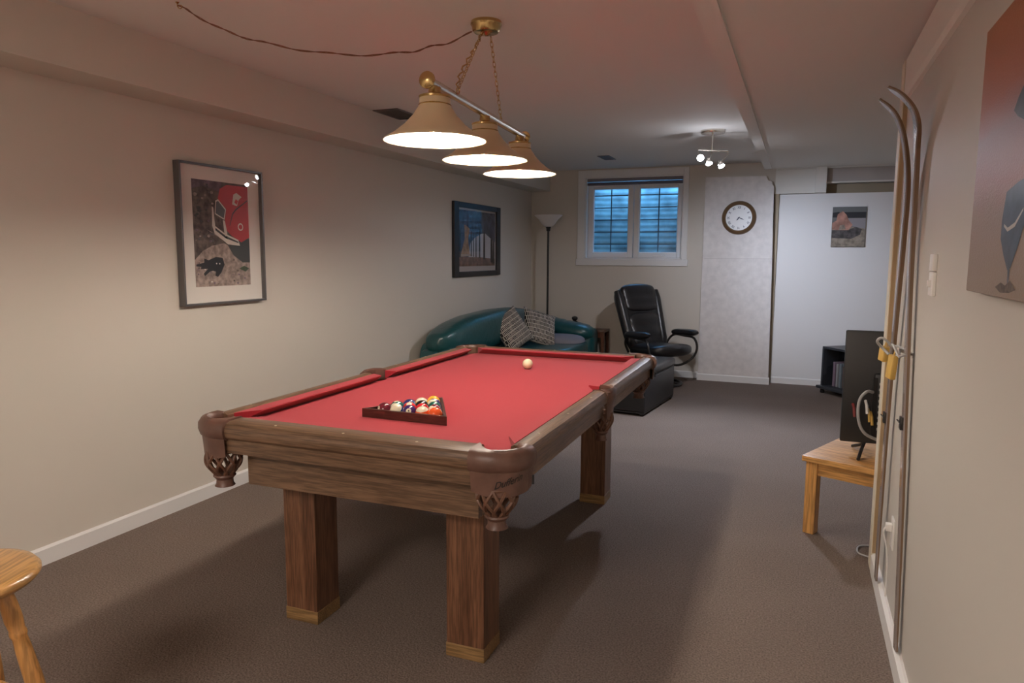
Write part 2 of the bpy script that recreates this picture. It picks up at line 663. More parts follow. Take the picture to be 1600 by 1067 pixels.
# alcove: white board partition, recess above it
mb = MB()
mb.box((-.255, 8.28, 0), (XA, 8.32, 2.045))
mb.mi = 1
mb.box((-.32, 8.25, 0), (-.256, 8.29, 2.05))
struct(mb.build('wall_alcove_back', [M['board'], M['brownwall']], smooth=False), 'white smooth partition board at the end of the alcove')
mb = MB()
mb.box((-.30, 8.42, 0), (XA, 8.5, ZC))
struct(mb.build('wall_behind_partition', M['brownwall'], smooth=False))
mb = MB()
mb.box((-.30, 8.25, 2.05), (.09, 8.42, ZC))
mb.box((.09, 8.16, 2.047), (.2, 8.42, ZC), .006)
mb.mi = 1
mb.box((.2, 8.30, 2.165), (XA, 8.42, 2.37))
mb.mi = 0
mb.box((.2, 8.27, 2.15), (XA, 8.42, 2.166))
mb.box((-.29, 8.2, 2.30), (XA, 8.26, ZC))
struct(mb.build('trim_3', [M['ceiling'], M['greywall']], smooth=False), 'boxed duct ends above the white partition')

# low ceiling section on the right with its batten
mb = MB()
pr = [(YB, zlow(YB)), (8.25, zlow(8.25)), (8.25, ZC), (YB, ZC)]
bm = mb.bm


def xl_low(y):
    return -.365 - (zlow(y) - 2.2) * .42


lo = [bm.verts.new((xl_low(y), y, z)) for y, z in pr]
hi = [bm.verts.new((XA, y, z)) for y, z in pr]
bm.faces.new(lo)
bm.faces.new(hi[::-1])
for i in range(4):
    bm.faces.new((lo[i], lo[(i + 1) % 4], hi[(i + 1) % 4], hi[i]))
struct(mb.build('ceiling_lower', M['ceiling'], smooth=False), 'lowered boxed ceiling along the right side')
mb = MB()
y0, y1 = YB, 8.1
vs = []
for y in (y0, y1):
    for dx in (0.0, .075):
        for dz in (0, -.012):
            vs.append(mb.bm.verts.new((xl_low(y) + dx, y, zlow(y) + dz)))
a, b, c, d, e, f, g, h = vs
for q in ((a, c, d, b), (e, f, h, g), (a, b, f, e), (c, g, h, d), (b, d, h, f), (a, e, g, c)):
    mb.bm.faces.new(q)
struct(mb.build('trim_4', M['ceiling'], smooth=False), 'flat batten along the edge of the lowered ceiling')

# right wall
mb = MB()
mb.box((XR, YB, 0), (XR + .12, YE, 2.35))
struct(mb.build('wall_right', M['wall_right'], smooth=False), 'cream wall close on the right')
mb = MB()
mb.prism([(XR, 2.03), (XR - .012, 2.035), (XR - .016, 2.06), (XR - .016, 2.19), (XR, 2.19)], YB, YE, 'y')
struct(mb.build('trim_5', M['ceiling'], smooth=False), 'flat board under the ceiling on the right wall')
# casing at the wall end
mb = MB()
mb.box((.352, YE - .075, .0), (XR + .14, YE + .015, 2.19), .002)
mb.mi = 1
mb.box((.356, YE - .082, .085), (XR, YE - .074, 2.19))
struct(mb.build('trim_6', [M['cream'], M['tanwood']], smooth=False), 'cream casing with tan edge at the end of the right wall')
# alcove outer walls and rear wall
mb = MB()
mb.box((XA, 2.9, 0), (XA + .12, 8.5, ZC))
struct(mb.build('wall_alcove_side', M['wall'], smooth=False))
mb = MB()
mb.box((XR + .12, 2.8, 0), (XA + .12, 2.9, ZC))
struct(mb.build('wall_alcove_front', M['wall'], smooth=False))
mb = MB()
mb.box((XL - .15, YB - .12, 0), (XR + .12, YB, ZC))
struct(mb.build('wall_rear', M['wall'], smooth=False))


def baseboard(name, x0, y0, x1, y1, h=.075, nx=0, ny=0, t=.014):
    mb = MB()
    if nx:
        mb.prism([(x0, 0), (x0 + nx * t, 0), (x0 + nx * t, h - .008), (x0 + nx * t * .4, h), (x0, h)][::1], y0, y1, 'y') if False else None
        pts = [(x0, 0), (x0 + nx * t, 0), (x0 + nx * t, h - .01), (x0 + nx * t * .4, h), (x0, h)]
        mb.prism(pts, y0, y1, 'y')
    else:
        pts = [(y0, 0), (y0 + ny * t, 0), (y0 + ny * t, h - .01), (y0 + ny * t * .4, h), (y0, h)]
        mb.prism(pts, x0, x1, 'x')
    return struct(mb.build(name, M['trimw'], smooth=False))


baseboard('baseboard_left', XL, YB, XL, YF, .082, nx=1)
baseboard('baseboard_right', XR, YB, XR, YE - .085, .085, nx=-1, t=.02)
baseboard('baseboard_far', XL, YF, -1.022, YF, .075, ny=-1)
baseboard('baseboard_column', -1.03, 8.14, -.262, 8.14, .075, ny=-1)
baseboard('baseboard_alcove', -.25, 8.28, XA, 8.28, .07, ny=-1)

# ------------------------------------------------------------------ window
win = bpy.data.objects.new('window_1', None)
COL.objects.link(win)
win['kind'] = 'structure'
win['label'] = 'small white two-sash basement window'
win.location = (0, 0, 0)


def frame_rect(mb, x0, x1, z0, z1, y0, y1, w, bev=.003):
    mb.box((x0, y0, z0), (x0 + w, y1, z1), bev)
    mb.box((x1 - w, y0, z0), (x1, y1, z1), bev)
    mb.box((x0 + w, y0, z0), (x1 - w, y1, z0 + w), bev)
    mb.box((x0 + w, y0, z1 - w), (x1 - w, y1, z1), bev)


mb = MB()   # casing on the room side
mb.box((-2.49, YF - .016, 1.345), (WX0, YF, 2.37), .003)
mb.box((WX1, YF - .016, 1.345), (-1.205, YF, 2.37), .003)
mb.box((WX0, YF - .016, WZ1), (WX1, YF, 2.37), .003)
mb.box((-2.505, YF - .022, 1.268), (-1.19, YF, 1.345), .004)
mb.build('casing', M['trimw'], win, smooth=False)
mb = MB()   # reveal lining
mb.box((WX0 - .002, YF, WZ0), (WX0 + .012, YF + .14, WZ1))
mb.box((WX1 - .012, YF, WZ0), (WX1 + .002, YF + .14, WZ1))
mb.box((WX0, YF, WZ0 - .002), (WX1, YF + .14, WZ0 + .012))
mb.box((WX0, YF, WZ1 - .012), (WX1, YF + .14, WZ1 + .002))
mb.build('jamb', M['trimw'], win, smooth=False)
for nm, x0, x1 in (('left', -2.388, -1.845), ('right', -1.838, -1.274)):
    mb = MB()
    w = .062
    frame_rect(mb, x0, x1, 1.36, 2.225, 8.33, 8.385, w, .006)
    frame_rect(mb, x0 + w - .012, x1 - w + .012, 1.36 + w - .012, 2.225 - w + .012, 8.345, 8.375, .018, .002)
    s = mb.build('sash', M['trimw'], win, smooth=False)
    gx0, gx1, gz0, gz1 = x0 + w - .004, x1 - w + .004, 1.36 + w - .004, 2.225 - w + .004
    mb = MB()
    mb.sheet([(gx0, 8.36, gz0), (gx1, 8.36, gz0), (gx1, 8.36, gz1), (gx0, 8.36, gz1)])
    mb.build('glass_pane', M['wglass'], s, smooth=False)
    mb = MB()
    mb.box(((gx0 + gx1) / 2 - .006, 8.366, gz0), ((gx0 + gx1) / 2 + .006, 8.374, gz1))
    for k in range(1, 6):
        z = gz0 + (gz1 - gz0) * (.135 + .189 * (k - 1))
        mb.box((gx0, 8.366, z - .006), (gx1, 8.374, z + .006))
    mb.build('grille_bars', M['grille'], s, smooth=False)
mb = MB()
mb.box((-1.60, 8.318, 1.375), (-1.50, 8.33, 1.39), .003)
mb.tube([(-1.55, 8.322, 1.385), (-1.50, 8.31, 1.392), (-1.45, 8.312, 1.39)], .005)
mb.build('crank_handle', M['white'], win)
mb = MB()
mb.box((WX0 + .014, 8.262, 2.24), (WX1 - .014, 8.30, 2.276), .003)
for k in range(7):
    mb.box((WX0 + .016, 8.265, 2.200 + k * .0055), (WX1 - .016, 8.297, 2.2025 + k * .0055))
mb.build('folded_blind', M['blind'], win, smooth=False)

# window well outside: corrugated steel half-round, open to the sky
mb = MB()
rl = []
nseg = 28
zz = []
z = .9
while z < 2.62:
    zz.append(z)
    z += .017
for iz, z in enumerate(zz):
    r = .86 + .0035 * math.sin(iz * PI / 2)
    rl.append([Vector((-1.85 + r * math.cos(PI * j / nseg), 8.46 + r * .8 * math.sin(PI * j / nseg), z)) for j in range(nseg + 1)])
vr = [[mb.bm.verts.new(p) for p in r] for r in rl]
for i in range(len(vr) - 1):
    for j in range(nseg):
        mb.bm.faces.new((vr[i][j], vr[i][j + 1], vr[i + 1][j + 1], vr[i + 1][j]))
well = mb.build('trim_7', M['corr'])
struct(well, 'corrugated steel window well outside the window')
sm = well.modifiers.new('thickness', 'SOLIDIFY')
sm.thickness = .004
mb = MB()
mb.box((-2.8, 8.45, .85), (-.9, 9.2, 1.0))
struct(mb.build('trim_8', M['gravel'], smooth=False), 'gravel at the bottom of the window well')

# ------------------------------------------------------------------ pool table
TBL = thing('pool_table', 'walnut pool table with red cloth and leather net pockets', 'pool table', (-1.361, 2.995, 0), .0108)
HX, HY = .62, 1.142            # outer half size of the rail
IX, IY = .552, 1.05            # where wood meets cloth
NX, NY = .499, .998            # cushion noses
NY = 1.0
ZT = .812
ZB = .772                      # bed


def rail_prof(sgn, inner, outer):
    # cross section (lateral, z): flat top, rounded outer edge, apron below
    return [(inner, .765), (inner, .806), (inner + .01, ZT), (outer - .030, ZT), (outer - .012, ZT - .005), (outer - .002, ZT - .018),
            (outer, ZT - .035), (outer - .004, ZT - .052), (outer - .018, ZT - .064), (outer - .020, .70), (outer - .045, .70), (outer - .045, .765)]


def long_rail(side, y0, y1, name='side_rail'):
    mb = MB()
    mb.prism([(side * a, z) for a, z in rail_prof(side, IX, HX)], y0, y1, 'y')
    return mb.build(name, M['walnut_y'], TBL, angle=35)


def end_rail(side, x0, x1, name='end_rail'):
    mb = MB()
    mb.prism([(side * a, z) for a, z in rail_prof(side, IY + (.02 if side > 0 else -.008), HY)], x0, x1, 'x')
    return mb.build(name, M['walnut_x'], TBL, angle=35)


CP = .125   # corner pocket half mouth along the rails
for sx in (-1, 1):
    for (y0, y1) in ((-HY + .115, -.062), (.062, HY - .115)):
        r = long_rail(sx, y0, y1)
        for k in range(1, 4):
            yy = y0 + (y1 - y0) * (k - .5) / 3
            mb = MB()
            mb.lathe([(.0055, 0), (.0055, .0012), (.002, .0016)], (sx * (IX + .036), yy, ZT), n=4)
            mb.build('diamond_sight', M['pearl'], r, smooth=False)
for sy in (-1, 1):
    r = end_rail(sy, -.50, .47 if sy < 0 else .50)
    for xx in (-.27, 0, .27):
        mb = MB()
        mb.lathe([(.0055, 0), (.0055, .0012), (.002, .0016)], (xx, sy * (IY + .058), ZT), n=4)
        mb.build('diamond_sight', M['pearl'], r, smooth=False)

# cushions (trapezoid plan, sloping nose)


def cushion_rail(pts_out, pts_nose, name='cushion'):
    """pts_out: two points against the wood, pts_nose: two points at the nose"""
    mb = MB()
    (a, b), (c, d) = pts_out, pts_nose
    zt, zn, zu = .808, .806, .790
    secs = []
    for o, nn in ((a, c), (b, d)):
        o = Vector((*o, 0))
        nn = Vector((*nn, 0))
        inn = (o - nn)
        secs.append([o + Vector((0, 0, ZB)), o + Vector((0, 0, zt)), nn + inn * .03 + Vector((0, 0, zt - .001)), nn + Vector((0, 0, zn - .002)), nn + inn * .02 + Vector((0, 0, zn - .005)),
                     nn + inn * .80 + Vector((0, 0, ZB))])
    mb.rings(secs)
    return mb.build(name, M['cloth'], TBL, smooth=False)


for sx in (-1, 1):
    cushion_rail(((sx * IX, -IY + .055), (sx * IX, -.052)), ((sx * NX, -NY + .09), (sx * NX, -.068)))
    cushion_rail(((sx * IX, .052), (sx * IX, IY - .055)), ((sx * NX, .068), (sx * NX, NY - .02)))
for sy in (-1, 1):
    e_ = .02 if sy > 0 else -.008
    o_ = .055 if sy > 0 else .085
    cushion_rail(((-IX + o_, sy * (IY + e_)), (IX - o_, sy * (IY + e_))), ((-NX + o_, sy * (NY + e_ + .0)), (NX - o_, sy * (NY + e_ + .0))))

# bed cloth with round pocket cut-outs
CORN = [(sx * .547, sy * 1.088) for sx in (-1, 1) for sy in (-1, 1)]
SIDE = [(-.578, 0), (.578, 0)]
mb = MB()
outline = []
def arc(cx, cy, r, a0, a1, n=10):
    return [(cx + r * math.cos(math.radians(a0 + (a1 - a0) * i / n)), cy + r * math.sin(math.radians(a0 + (a1 - a0) * i / n))) for i in range(n + 1)]
ex, ey = IX + .004, IY + .024
PR = .062
outline += arc(ex + .0, -ey - .0, PR, 180, 90)[::1]
outline += arc(.578, 0, .058, 245, 115)
outline += arc(ex, ey, PR, 270, 180)
outline += arc(-ex, ey, PR, 360, 270)
outline += arc(-.578, 0, .058, 65, -65)
outline += arc(-ex, -ey, PR, 90, 0)
mb.prism(outline, ZB - .03, ZB, 'z')
mb.build('bed_cloth', M['cloth'], TBL, smooth=False)

# frame and legs
mb = MB()
fx, fy = .452, 1.045
mb.box((-fx, -fy, .567), (fx, -fy + .03, .742), .002)
mb.build('end_frame', M['walnut_x'], TBL, smooth=False)
mb = MB()
mb.box((-fx, fy - .03, .567), (fx, fy, .742), .002)
mb.build('end_frame', M['walnut_x'], TBL, smooth=False)
for lo_, hi_, nm_ in (((-fx, -fy + .03, .567), (-fx + .03, fy - .03, .742), 'side_frame'), ((fx - .03, -fy + .03, .567), (fx, fy - .03, .742), 'side_frame'),
                      ((-fx + .03, -fy + .03, .72), (fx - .03, fy - .03, .742), 'bed_slab')):
    mb = MB()
    mb.box(lo_, hi_, .002)
    mb.build(nm_, M['walnut_y'], TBL, smooth=False)
for sx in (-1, 1):
    for sy in (-1, 1):
        x0, x1 = sorted((sx * .412, sx * .270))
        y0, y1 = sorted((sy * .912, sy * .772))
        mb = MB()
        mb.box((x0, y0, .036), (x1, y1, .60), .004)
        lg = mb.build('leg', M['walnut_z'], TBL, smooth=False)
        mb = MB()
        mb.box((x0 - .0015, y0 - .0015, 0), (x1 + .0015, y1 + .0015, .05), .002)
        mb.build('foot_band', M['pine_kick'], lg, smooth=False)


def corner_pocket(sx, sy, logo=False):
    """leather cap, hanging flap and net bag; built for +x,-y and mirrored"""
    fl = lambda p: Vector((p[0] * sx, p[1] * sy, p[2]))
    # outer path of the cap, from the end rail round to the side rail (in |x|,|y| space)
    path = catmull([(.462, 1.152, 0), (.50, 1.157, 0), (.55, 1.150, 0), (.602, 1.118, 0), (.632, 1.065, 0), (.636, 1.02, 0)], 6)
    i0 = IY - .006 if sy < 0 else 1.085
    inner = catmull([(.462, i0, 0), (.492, (i0 + 1.112 * 2) / 3, 0), (.535, 1.118, 0), (.575, 1.095, 0), (.590, 1.060, 0), (.565, 1.02, 0)], 6)
    mb = MB()
    secs = []
    for o, i in zip(path, inner):
        d = (o - i)
        w = d.length
        d = d / w
        pr_ = [(0, .758), (0, .806), (.012, ZT + .006), (w - .030, ZT + .007), (w - .012, ZT + .001), (w - .001, ZT - .016), (w, ZT - .036), (w - .006, ZT - .056), (w - .02, ZT - .066)]
        secs.append([fl(i + d * a + Vector((0, 0, z))) for a, z in pr_])
    mb.rings(secs)
    cap = mb.build('pocket_cap', M['leather'], TBL, angle=50)
    # flap: curved leather apron
    mb = MB()
    secs = []
    n = len(path)
    for k, o in enumerate(path):
        c = Vector((.50, 1.03, 0))
        d = (o - c).normalized()
        t = k / (n - 1)
        zb = .688 - .012 * math.sin(PI * t)
        secs.append([fl(o - d * .010 + Vector((0, 0, .765))), fl(o - d * .014 + Vector((0, 0, .73))), fl(o - d * .018 + Vector((0, 0, zb))),
                     fl(o - d * .023 + Vector((0, 0, zb))), fl(o - d * .020 + Vector((0, 0, .765)))])
    mb.rings(secs)
    flap = mb.build('pocket_flap', M['leather'], TBL, angle=60)
    # stitch slot near the side edge
    o = path[-3]
    mb = MB()
    mb.box((o.x * sx - .007 * sx - .0025, o.y * sy - .003, .70), (o.x * sx - .007 * sx + .0025, o.y * sy + .003, .728))
    mb.build('slot', M['dark'], flap, smooth=False)
    if logo:
        # letters follow the flap in plan
        L = [0]
        for k in range(1, n):
            L.append(L[-1] + (path[k] - path[k - 1]).length)

        def xf(co):
            s = L[-1] * .53 + co.x
            k = max(j for j in range(n - 1) if L[j] <= max(s, 0))
            t = (s - L[k]) / (L[k + 1] - L[k])
            p = path[k].lerp(path[k + 1], t)
            c = Vector((.50, 1.03, 0))
            d = (p - c).normalized()
            return fl(p - d * .0125 + Vector((0, 0, .724 + co.y + co.x * .25)))
        text_mesh('maker_lettering', 'Dufferin', .030, M['dark'], .35, flap, xf, .0002)
    # net bag hanging under the corner
    net_bag((.528 * sx, 1.078 * sy), .695, .583, .056, sx)
    # leather lining of the throat
    mb = MB()
    lp = [fl(i + Vector((0, 0, 0))) for i in inner]
    mb2 = []
    cc = fl((.545, 1.078, 0))
    for p in lp:
        mb2.append([p + Vector((0, 0, .80)), (p - cc) * .9 + cc + Vector((0, 0, .70)), (p - cc) * .86 + cc + Vector((0, 0, .70)), (p - cc) * .95 + cc + Vector((0, 0, .80))])
    mb.rings(mb2)
    mb.build('pocket_lining', M['leather_net'], TBL)


def net_bag(c, zt, zb, r0, sx=1, elong=1.0):
    cx, cy = c
    H = zt - zb
    def prof(t):     # t 0 top .. 1 bottom
        return r0 * (1.0 + .10 * math.sin(PI * min(t * 1.3, 1))) * (1 - .62 * max(0, (t - .35) / .65) ** 1.7)
    mb = MB()
    ns = 9
    for k in range(ns):
        for sg in (-1, 1):
            pts = []
            for i in range(13):
                t = i / 12
                a = 2 * PI * k / ns + sg * t * 1.35 * 2 * PI / ns * 2 / 2
                r = prof(t)
                pts.append((cx + r * math.cos(a) * elong, cy + r * math.sin(a), zt - t * H * .86))
            mb.tube(pts, .0058, 6)
    # rims
    ring = [(cx + prof(0) * math.cos(2 * PI * j / 24) * elong, cy + prof(0) * math.sin(2 * PI * j / 24), zt) for j in range(24)]
    mb.tube(ring, .005, 6, closed=True)
    net = mb.build('pocket_net', M['leather_net'], TBL)
    mb = MB()
    rb = prof(.86)
    zc = zt - H * .84
    mb.lathe([(rb + .004, zc + .006), (rb + .006, zc), (rb * .86, zc - .012), (rb * .9, zc - .028), (rb + .002, zc - .036), (rb * .9, zc - .036), (rb * .5, zc - .02)], (cx, cy, 0), 20)
    mb.build('net_collar', M['leather'], TBL)


corner_pocket(1, -1, logo=True)
corner_pocket(-1, -1)
corner_pocket(1, 1)
corner_pocket(-1, 1)


def side_pocket(sx):
    fl = lambda p: Vector((p[0] * sx, p[1], p[2]))
    mb = MB()
    outer = catmull([(.622, -.068, 0), (.632, -.045, 0), (.637, 0, 0), (.632, .045, 0), (.622, .068, 0)], 5)
    inner = catmull([(.553, -.064, 0), (.600, -.045, 0), (.616, 0, 0), (.600, .045, 0), (.553, .064, 0)], 5)
    secs = []
    for o, i in zip(outer, inner):
        secs.append([fl(i + Vector((0, 0, .76))), fl(i + Vector((0, 0, ZT + .002))), fl(i.lerp(o, .5) + Vector((0, 0, ZT + .006))), fl(o + Vector((0, 0, ZT - .006))),
                     fl(o + Vector((.001, 0, ZT - .035))), fl(o + Vector((-.008, 0, .745)))])
    mb.rings(secs)
    mb.build('pocket_cap', M['leather'], TBL, angle=50)
    mb = MB()
    secs = []
    for k in range(11):
        y = -.062 + .124 * k / 10
        b = .008 * math.cos(y / .062 * PI / 2)
        zb = .690 - .02 * math.cos(y / .062 * PI / 2)
        secs.append([fl((.618 + b, y, .76)), fl((.616 + b, y, zb)), fl((.610 + b, y, zb)), fl((.610 + b, y, .76))])
    mb.rings(secs)
    mb.build('pocket_flap', M['leather'], TBL)
    net_bag((.578 * sx, 0), .705, .60, .045)


side_pocket(1)
side_pocket(-1)

# ------------------------------------------------------------------ triangle rack and balls
BR = .0272
rk = thing('triangle_rack', 'dark wooden triangle rack full of balls on red cloth', 'ball rack', (-1.345, 2.36, ZB))
ro, ri = .355, .319


def tri(side, base_y):
    hgt = side * math.sqrt(3) / 2
    return [(-side / 2, base_y), (side / 2, base_y), (0, base_y + hgt)]


A = tri(.362, -.101)
Bv = tri(.362 - .011 * 2 * 1.732, -.101 + .011)
for k in range(3):
    a, b = Vector((*A[k], 0)), Vector((*A[(k + 1) % 3], 0))
    c, d = Vector((*Bv[k], 0)), Vector((*Bv[(k + 1) % 3], 0))
    mid = (a + b) / 2
    ang = math.atan2(b.y - a.y, b.x - a.x)
    R = Matrix.Rotation(-ang, 3, 'Z')
    mb = MB()
    q = [R @ (p - mid) for p in (a, b, d, c)]
    mb.prism([(p.x, p.y) for p in q], 0, .0335, 'z')
    o = mb.build('rail', M['rackwood'], rk, smooth=False)
    o.location = mid
    o.rotation_euler = (0, 0, ang)

view = Vector((.45, -.80, .42)).normalized()
COLS = {
    'yellow': (.90, .50, .05), 'blue': (.02, .035, .16), 'red': (.62, .02, .03), 'purple': (.05, .02, .13), 'orange': (.85, .12, .03),
    'green': (.01, .10, .08), 'maroon': (.16, .015, .03), 'black': (.01, .01, .012)}
# number, colour, striped, row, index, disc direction, label
up_ = (0, .25, .97)
balls = [
    (7, 'maroon', 0, 0, 0, (-.55, -.75, .25), 'solid maroon ball at the left end of the front row in the rack'),
    (10, 'blue', 1, 0, 1, (.1, .7, .7), 'dark blue striped ball in the front row of the rack'),
    (4, 'purple', 0, 0, 2, (.33, -.86, .36), 'solid purple ball with number circle facing front in the rack'),
    (13, 'orange', 1, 0, 3, (.0, .98, .2), 'cream ball with orange stripe in the front row of the rack'),
    (5, 'orange', 0, 0, 4, (.6, .5, .5), 'solid orange ball at the right front corner of the rack'),
    (14, 'green', 1, 1, 0, (-.1, -.1, .98), 'green striped ball in the second row of the rack'),
    (11, 'red', 1, 1, 1, (.2, -.5, .85), 'cream ball with red stripe in the second row of the rack'),
    (3, 'red', 0, 1, 2, (.5, .8, .2), 'solid red ball in the second row of the rack'),
    (15, 'maroon', 1, 1, 3, (-.8, .2, .4), 'cream ball with maroon stripe beside the right side of the rack'),
    (2, 'blue', 0, 2, 0, (.5, .8, .2), 'solid dark blue ball at the left of the third row in the rack'),
    (8, 'black', 0, 2, 1, (.5, .8, .2), 'solid black ball in the middle of the rack'),
    (6, 'green', 0, 2, 2, (.5, .8, .2), 'solid green ball beside the right side of the rack'),
    (9, 'yellow', 1, 3, 0, (.3, .9, .1), 'cream ball with yellow stripe near the far corner of the rack'),
    (12, 'purple', 1, 3, 1, (.2, .2, .95), 'purple striped ball near the far corner of the rack'),
    (1, 'yellow', 0, 4, 0, (.5, .8, .2), 'solid yellow ball in the far corner of the rack'),
]
dd = BR * 2 + .0004
bx0, by0 = -1.341 + .000, 2.36 - .101 + .0115 + BR
for num, cn, st, row, idx, dr, lab in balls:
    x = bx0 + (idx - (4 - row) / 2) * dd
    y = by0 + row * dd * math.sqrt(3) / 2
    mb = MB()
    mb.sphere((0, 0, 0), BR, 32, 20)
    dv = Vector(dr).normalized()
    side = (0, 0, 1) if abs(dv.z) < .8 else (1, 0, 0)
    stv = (1, .1, 0) if st and abs(dv.x) < .7 else side
    bo = mb.build('pool_ball', ball_mat('%s_%s_ball' % (cn, 'striped' if st else 'solid'), COLS[cn], stv if st else None, tuple(dv)), angle=80)
    bo.location = (x, y, ZB + BR)
    tag(bo, lab, 'pool ball', 'balls in the triangle rack')
    if num in (7, 4):
        u = dv.cross(Vector((0, 0, 1))).normalized() * -1
        w = dv.cross(u).normalized() * -1
        if w.z < 0:
            w = -w
        u = w.cross(dv).normalized()

        def xf(co, u=u, w=w, dv=dv):
            return (dv * BR + u * co.x + w * co.y).normalized() * (BR + .0002)
        text_mesh('number', str(num), .0135, M['dark'], 0, bo, xf, .0002)
mb = MB()
mb.sphere((0, 0, 0), .0285, 32, 20)
cb = mb.build('cue_ball', M['ivory'], angle=80)
cb.location = (-1.353, 3.585, ZB + .0285)
tag(cb, 'ivory cue ball alone at the far end of the red table', 'pool ball')

# ------------------------------------------------------------------ billiard pendant
PEN = thing('pendant_light', 'brass bar pendant with three beige cone shades over the table', 'light', (-1.312, 2.935, 0))
bar_a, bar_b = Vector((-1.257, 2.305, 2.0)), Vector((-1.375, 3.566, 2.0))
base = Vector((-1.312, 2.935, 0))
dirb = (bar_b - bar_a).normalized()
mb = MB()
mb.cyl(bar_a - base, bar_b - base, .0165, 20)
mb.build('bar', M['chrome'], PEN)
for p, s in ((bar_a, -1), (bar_b, 1)):
    mb = MB()
    q = dirb.to_track_quat('Z', 'Y').to_matrix().to_4x4()
    mb.lathe([(.016, -.006), (.026, -.006), (.030, 0), (.030, .006), (.022, .014), (.006, .018)] if s > 0 else [(.006, -.018), (.022, -.014), (.030, -.006), (.030, 0), (.026, .006), (.016, .006)],
             p - base, 20, mtx=q)
    mb.build('end_cap', M['brass'], PEN)
cz = ZC
mb = MB()
mb.lathe([(.066, cz), (.068, cz - .012), (.062, cz - .022), (.060, cz - .036), (.052, cz - .045), (.02, cz - .048), (.008, cz - .058)], (0, 0, 0), 32)
mb.build('canopy', M['brass'], PEN)


def chain(a, b, name='chain'):
    a, b = Vector(a), Vector(b)
    L = (b - a).length
    n = int(L / .021)
    mb = MB()
    d = (b - a).normalized()
    u = d.cross(Vector((0, 1, 0))).normalized()
    w = d.cross(u)
    for k in range(n):
        c = a + d * (k + .5) * L / n
        s = u if k % 2 else w
        ring = [c + d * math.cos(2 * PI * j / 12) * .0145 + s * math.sin(2 * PI * j / 12) * .0065 for j in range(12)]
        mb.tube(ring, .0016, 5, closed=True)
    return mb.build(name, M['brass'], PEN)


ca, cb_ = Vector((-1.262, 2.557, 2.02)), Vector((-1.335, 3.156, 2.02))
ta, tb = Vector((-1.315, 2.90, cz - .052)), Vector((-1.308, 2.975, cz - .052))
chain(ta - base, ca - base)
chain(tb - base, cb_ - base)
# cord woven through the near chain
pts = []
for k in range(25):
    t = k / 24
    p = ta.lerp(ca, t)
    pts.append(p - base + Vector((.007 * math.sin(k * 1.9), .007 * math.cos(k * 1.9), 0)) + Vector((-.018, -.01, 0)) * math.sin(PI * t) * (t ** 2) * 2)
mb = MB()
mb.tube(pts, .0032, 6)
mb.build('lamp_cord', M['brass'], PEN)
for p in (ca, cb_):
    mb = MB()
    mb.tube([p - base + Vector((0, 0, -.004)) + Vector((0, .012 * math.cos(2 * PI * j / 12), .012 * math.sin(2 * PI * j / 12))) for j in range(12)], .0022, 6, closed=True)
    mb.build('hanging_loop', M['brass'], PEN)
ZR = 1.80
for k, y in enumerate((2.37, 2.93, 3.48)):
    c = Vector((-1.257 - (y - 2.305) * .0936, y, 0))
    l = c - base
    mb = MB()
    out = [(.187, ZR), (.186, ZR + .004), (.150, ZR + .026), (.112, ZR + .056), (.082, ZR + .088), (.062, ZR + .118), (.056, ZR + .128), (.056, ZR + .150), (.050, ZR + .156)]
    inn = [(.050, ZR + .150), (.052, ZR + .128), (.059, ZR + .114), (.079, ZR + .085), (.109, ZR + .053), (.147, ZR + .023), (.184, ZR + .002)]
    mb.lathe(out, l, 48, cap=False)
    sh = mb.build('lamp_shade', M['shade'], PEN, angle=60)
    mb = MB()
    mb.lathe(inn, l, 48, cap=False)
    mb.build('lining', M['shadein'], sh, angle=60)
    mb = MB()
    mb.lathe([(.052, ZR + .146), (.058, ZR + .152), (.058, ZR + .158), (.042, ZR + .164), (.024, ZR + .170), (.022, ZR + .190)], l, 24)
    mb.lathe([(.0575, ZR + .124), (.060, ZR + .127), (.0575, ZR + .130)], l, 32)
    mb.build('shade_fitter', M['brass'], PEN)
    mb = MB()
    mb.lathe([(.012, ZR + .095), (.014, ZR + .088), (.024, ZR + .070), (.0275, ZR + .052), (.025, ZR + .034), (.014, ZR + .022), (.002, ZR + .019)], l, 20)
    mb.build('bulb', M['bulb'], PEN)
    mb = MB()
    mb.lathe([(.018, ZR + .150), (.018, ZR + .094), (.012, ZR + .090)], l, 16)
    mb.build('socket', M['brass'], PEN)

# swag cord along the ceiling from a hook
mb = MB()
sw = [(-2.367, 2.27, 2.372), (-2.323, 2.30, 2.348), (-2.244, 2.353, 2.297), (-2.164, 2.407, 2.268), (-2.081, 2.462, 2.246), (-1.955, 2.547, 2.229), (-1.826, 2.634, 2.221),
      (-1.693, 2.723, 2.235), (-1.604, 2.783, 2.250), (-1.535, 2.829, 2.274), (-1.466, 2.875, 2.298), (-1.375, 2.925, 2.345)]
cp = catmull(sw, 6)
for s in (0, PI):
    mb.tube([p + Vector((.0022 * math.cos(i * .9 + s), 0, .0022 * math.sin(i * .9 + s))) + Vector((0, 0, .004 * math.sin(i * .6))) for i, p in enumerate(cp)], .0021, 5)
cord = mb.build('swag_cord', M['cord'])
tag(cord, 'thin brown twisted cord swagged under the ceiling to the pendant', 'cord')
mb = MB()
mb.lathe([(.002, 2.385), (.008, 2.384), (.006, 2.381), (.0025, 2.378)], (-2.367, 2.27, 0), 10)
mb.tube(catmull([(-2.367, 2.27, 2.38), (-2.367, 2.27, 2.368), (-2.360, 2.275, 2.360), (-2.353, 2.279, 2.366), (-2.356, 2.277, 2.374)], 5), .0018, 6)
tag(mb.build('ceiling_hook', M['brass']), 'small brass hook in the ceiling holding the swag cord', 'hook')

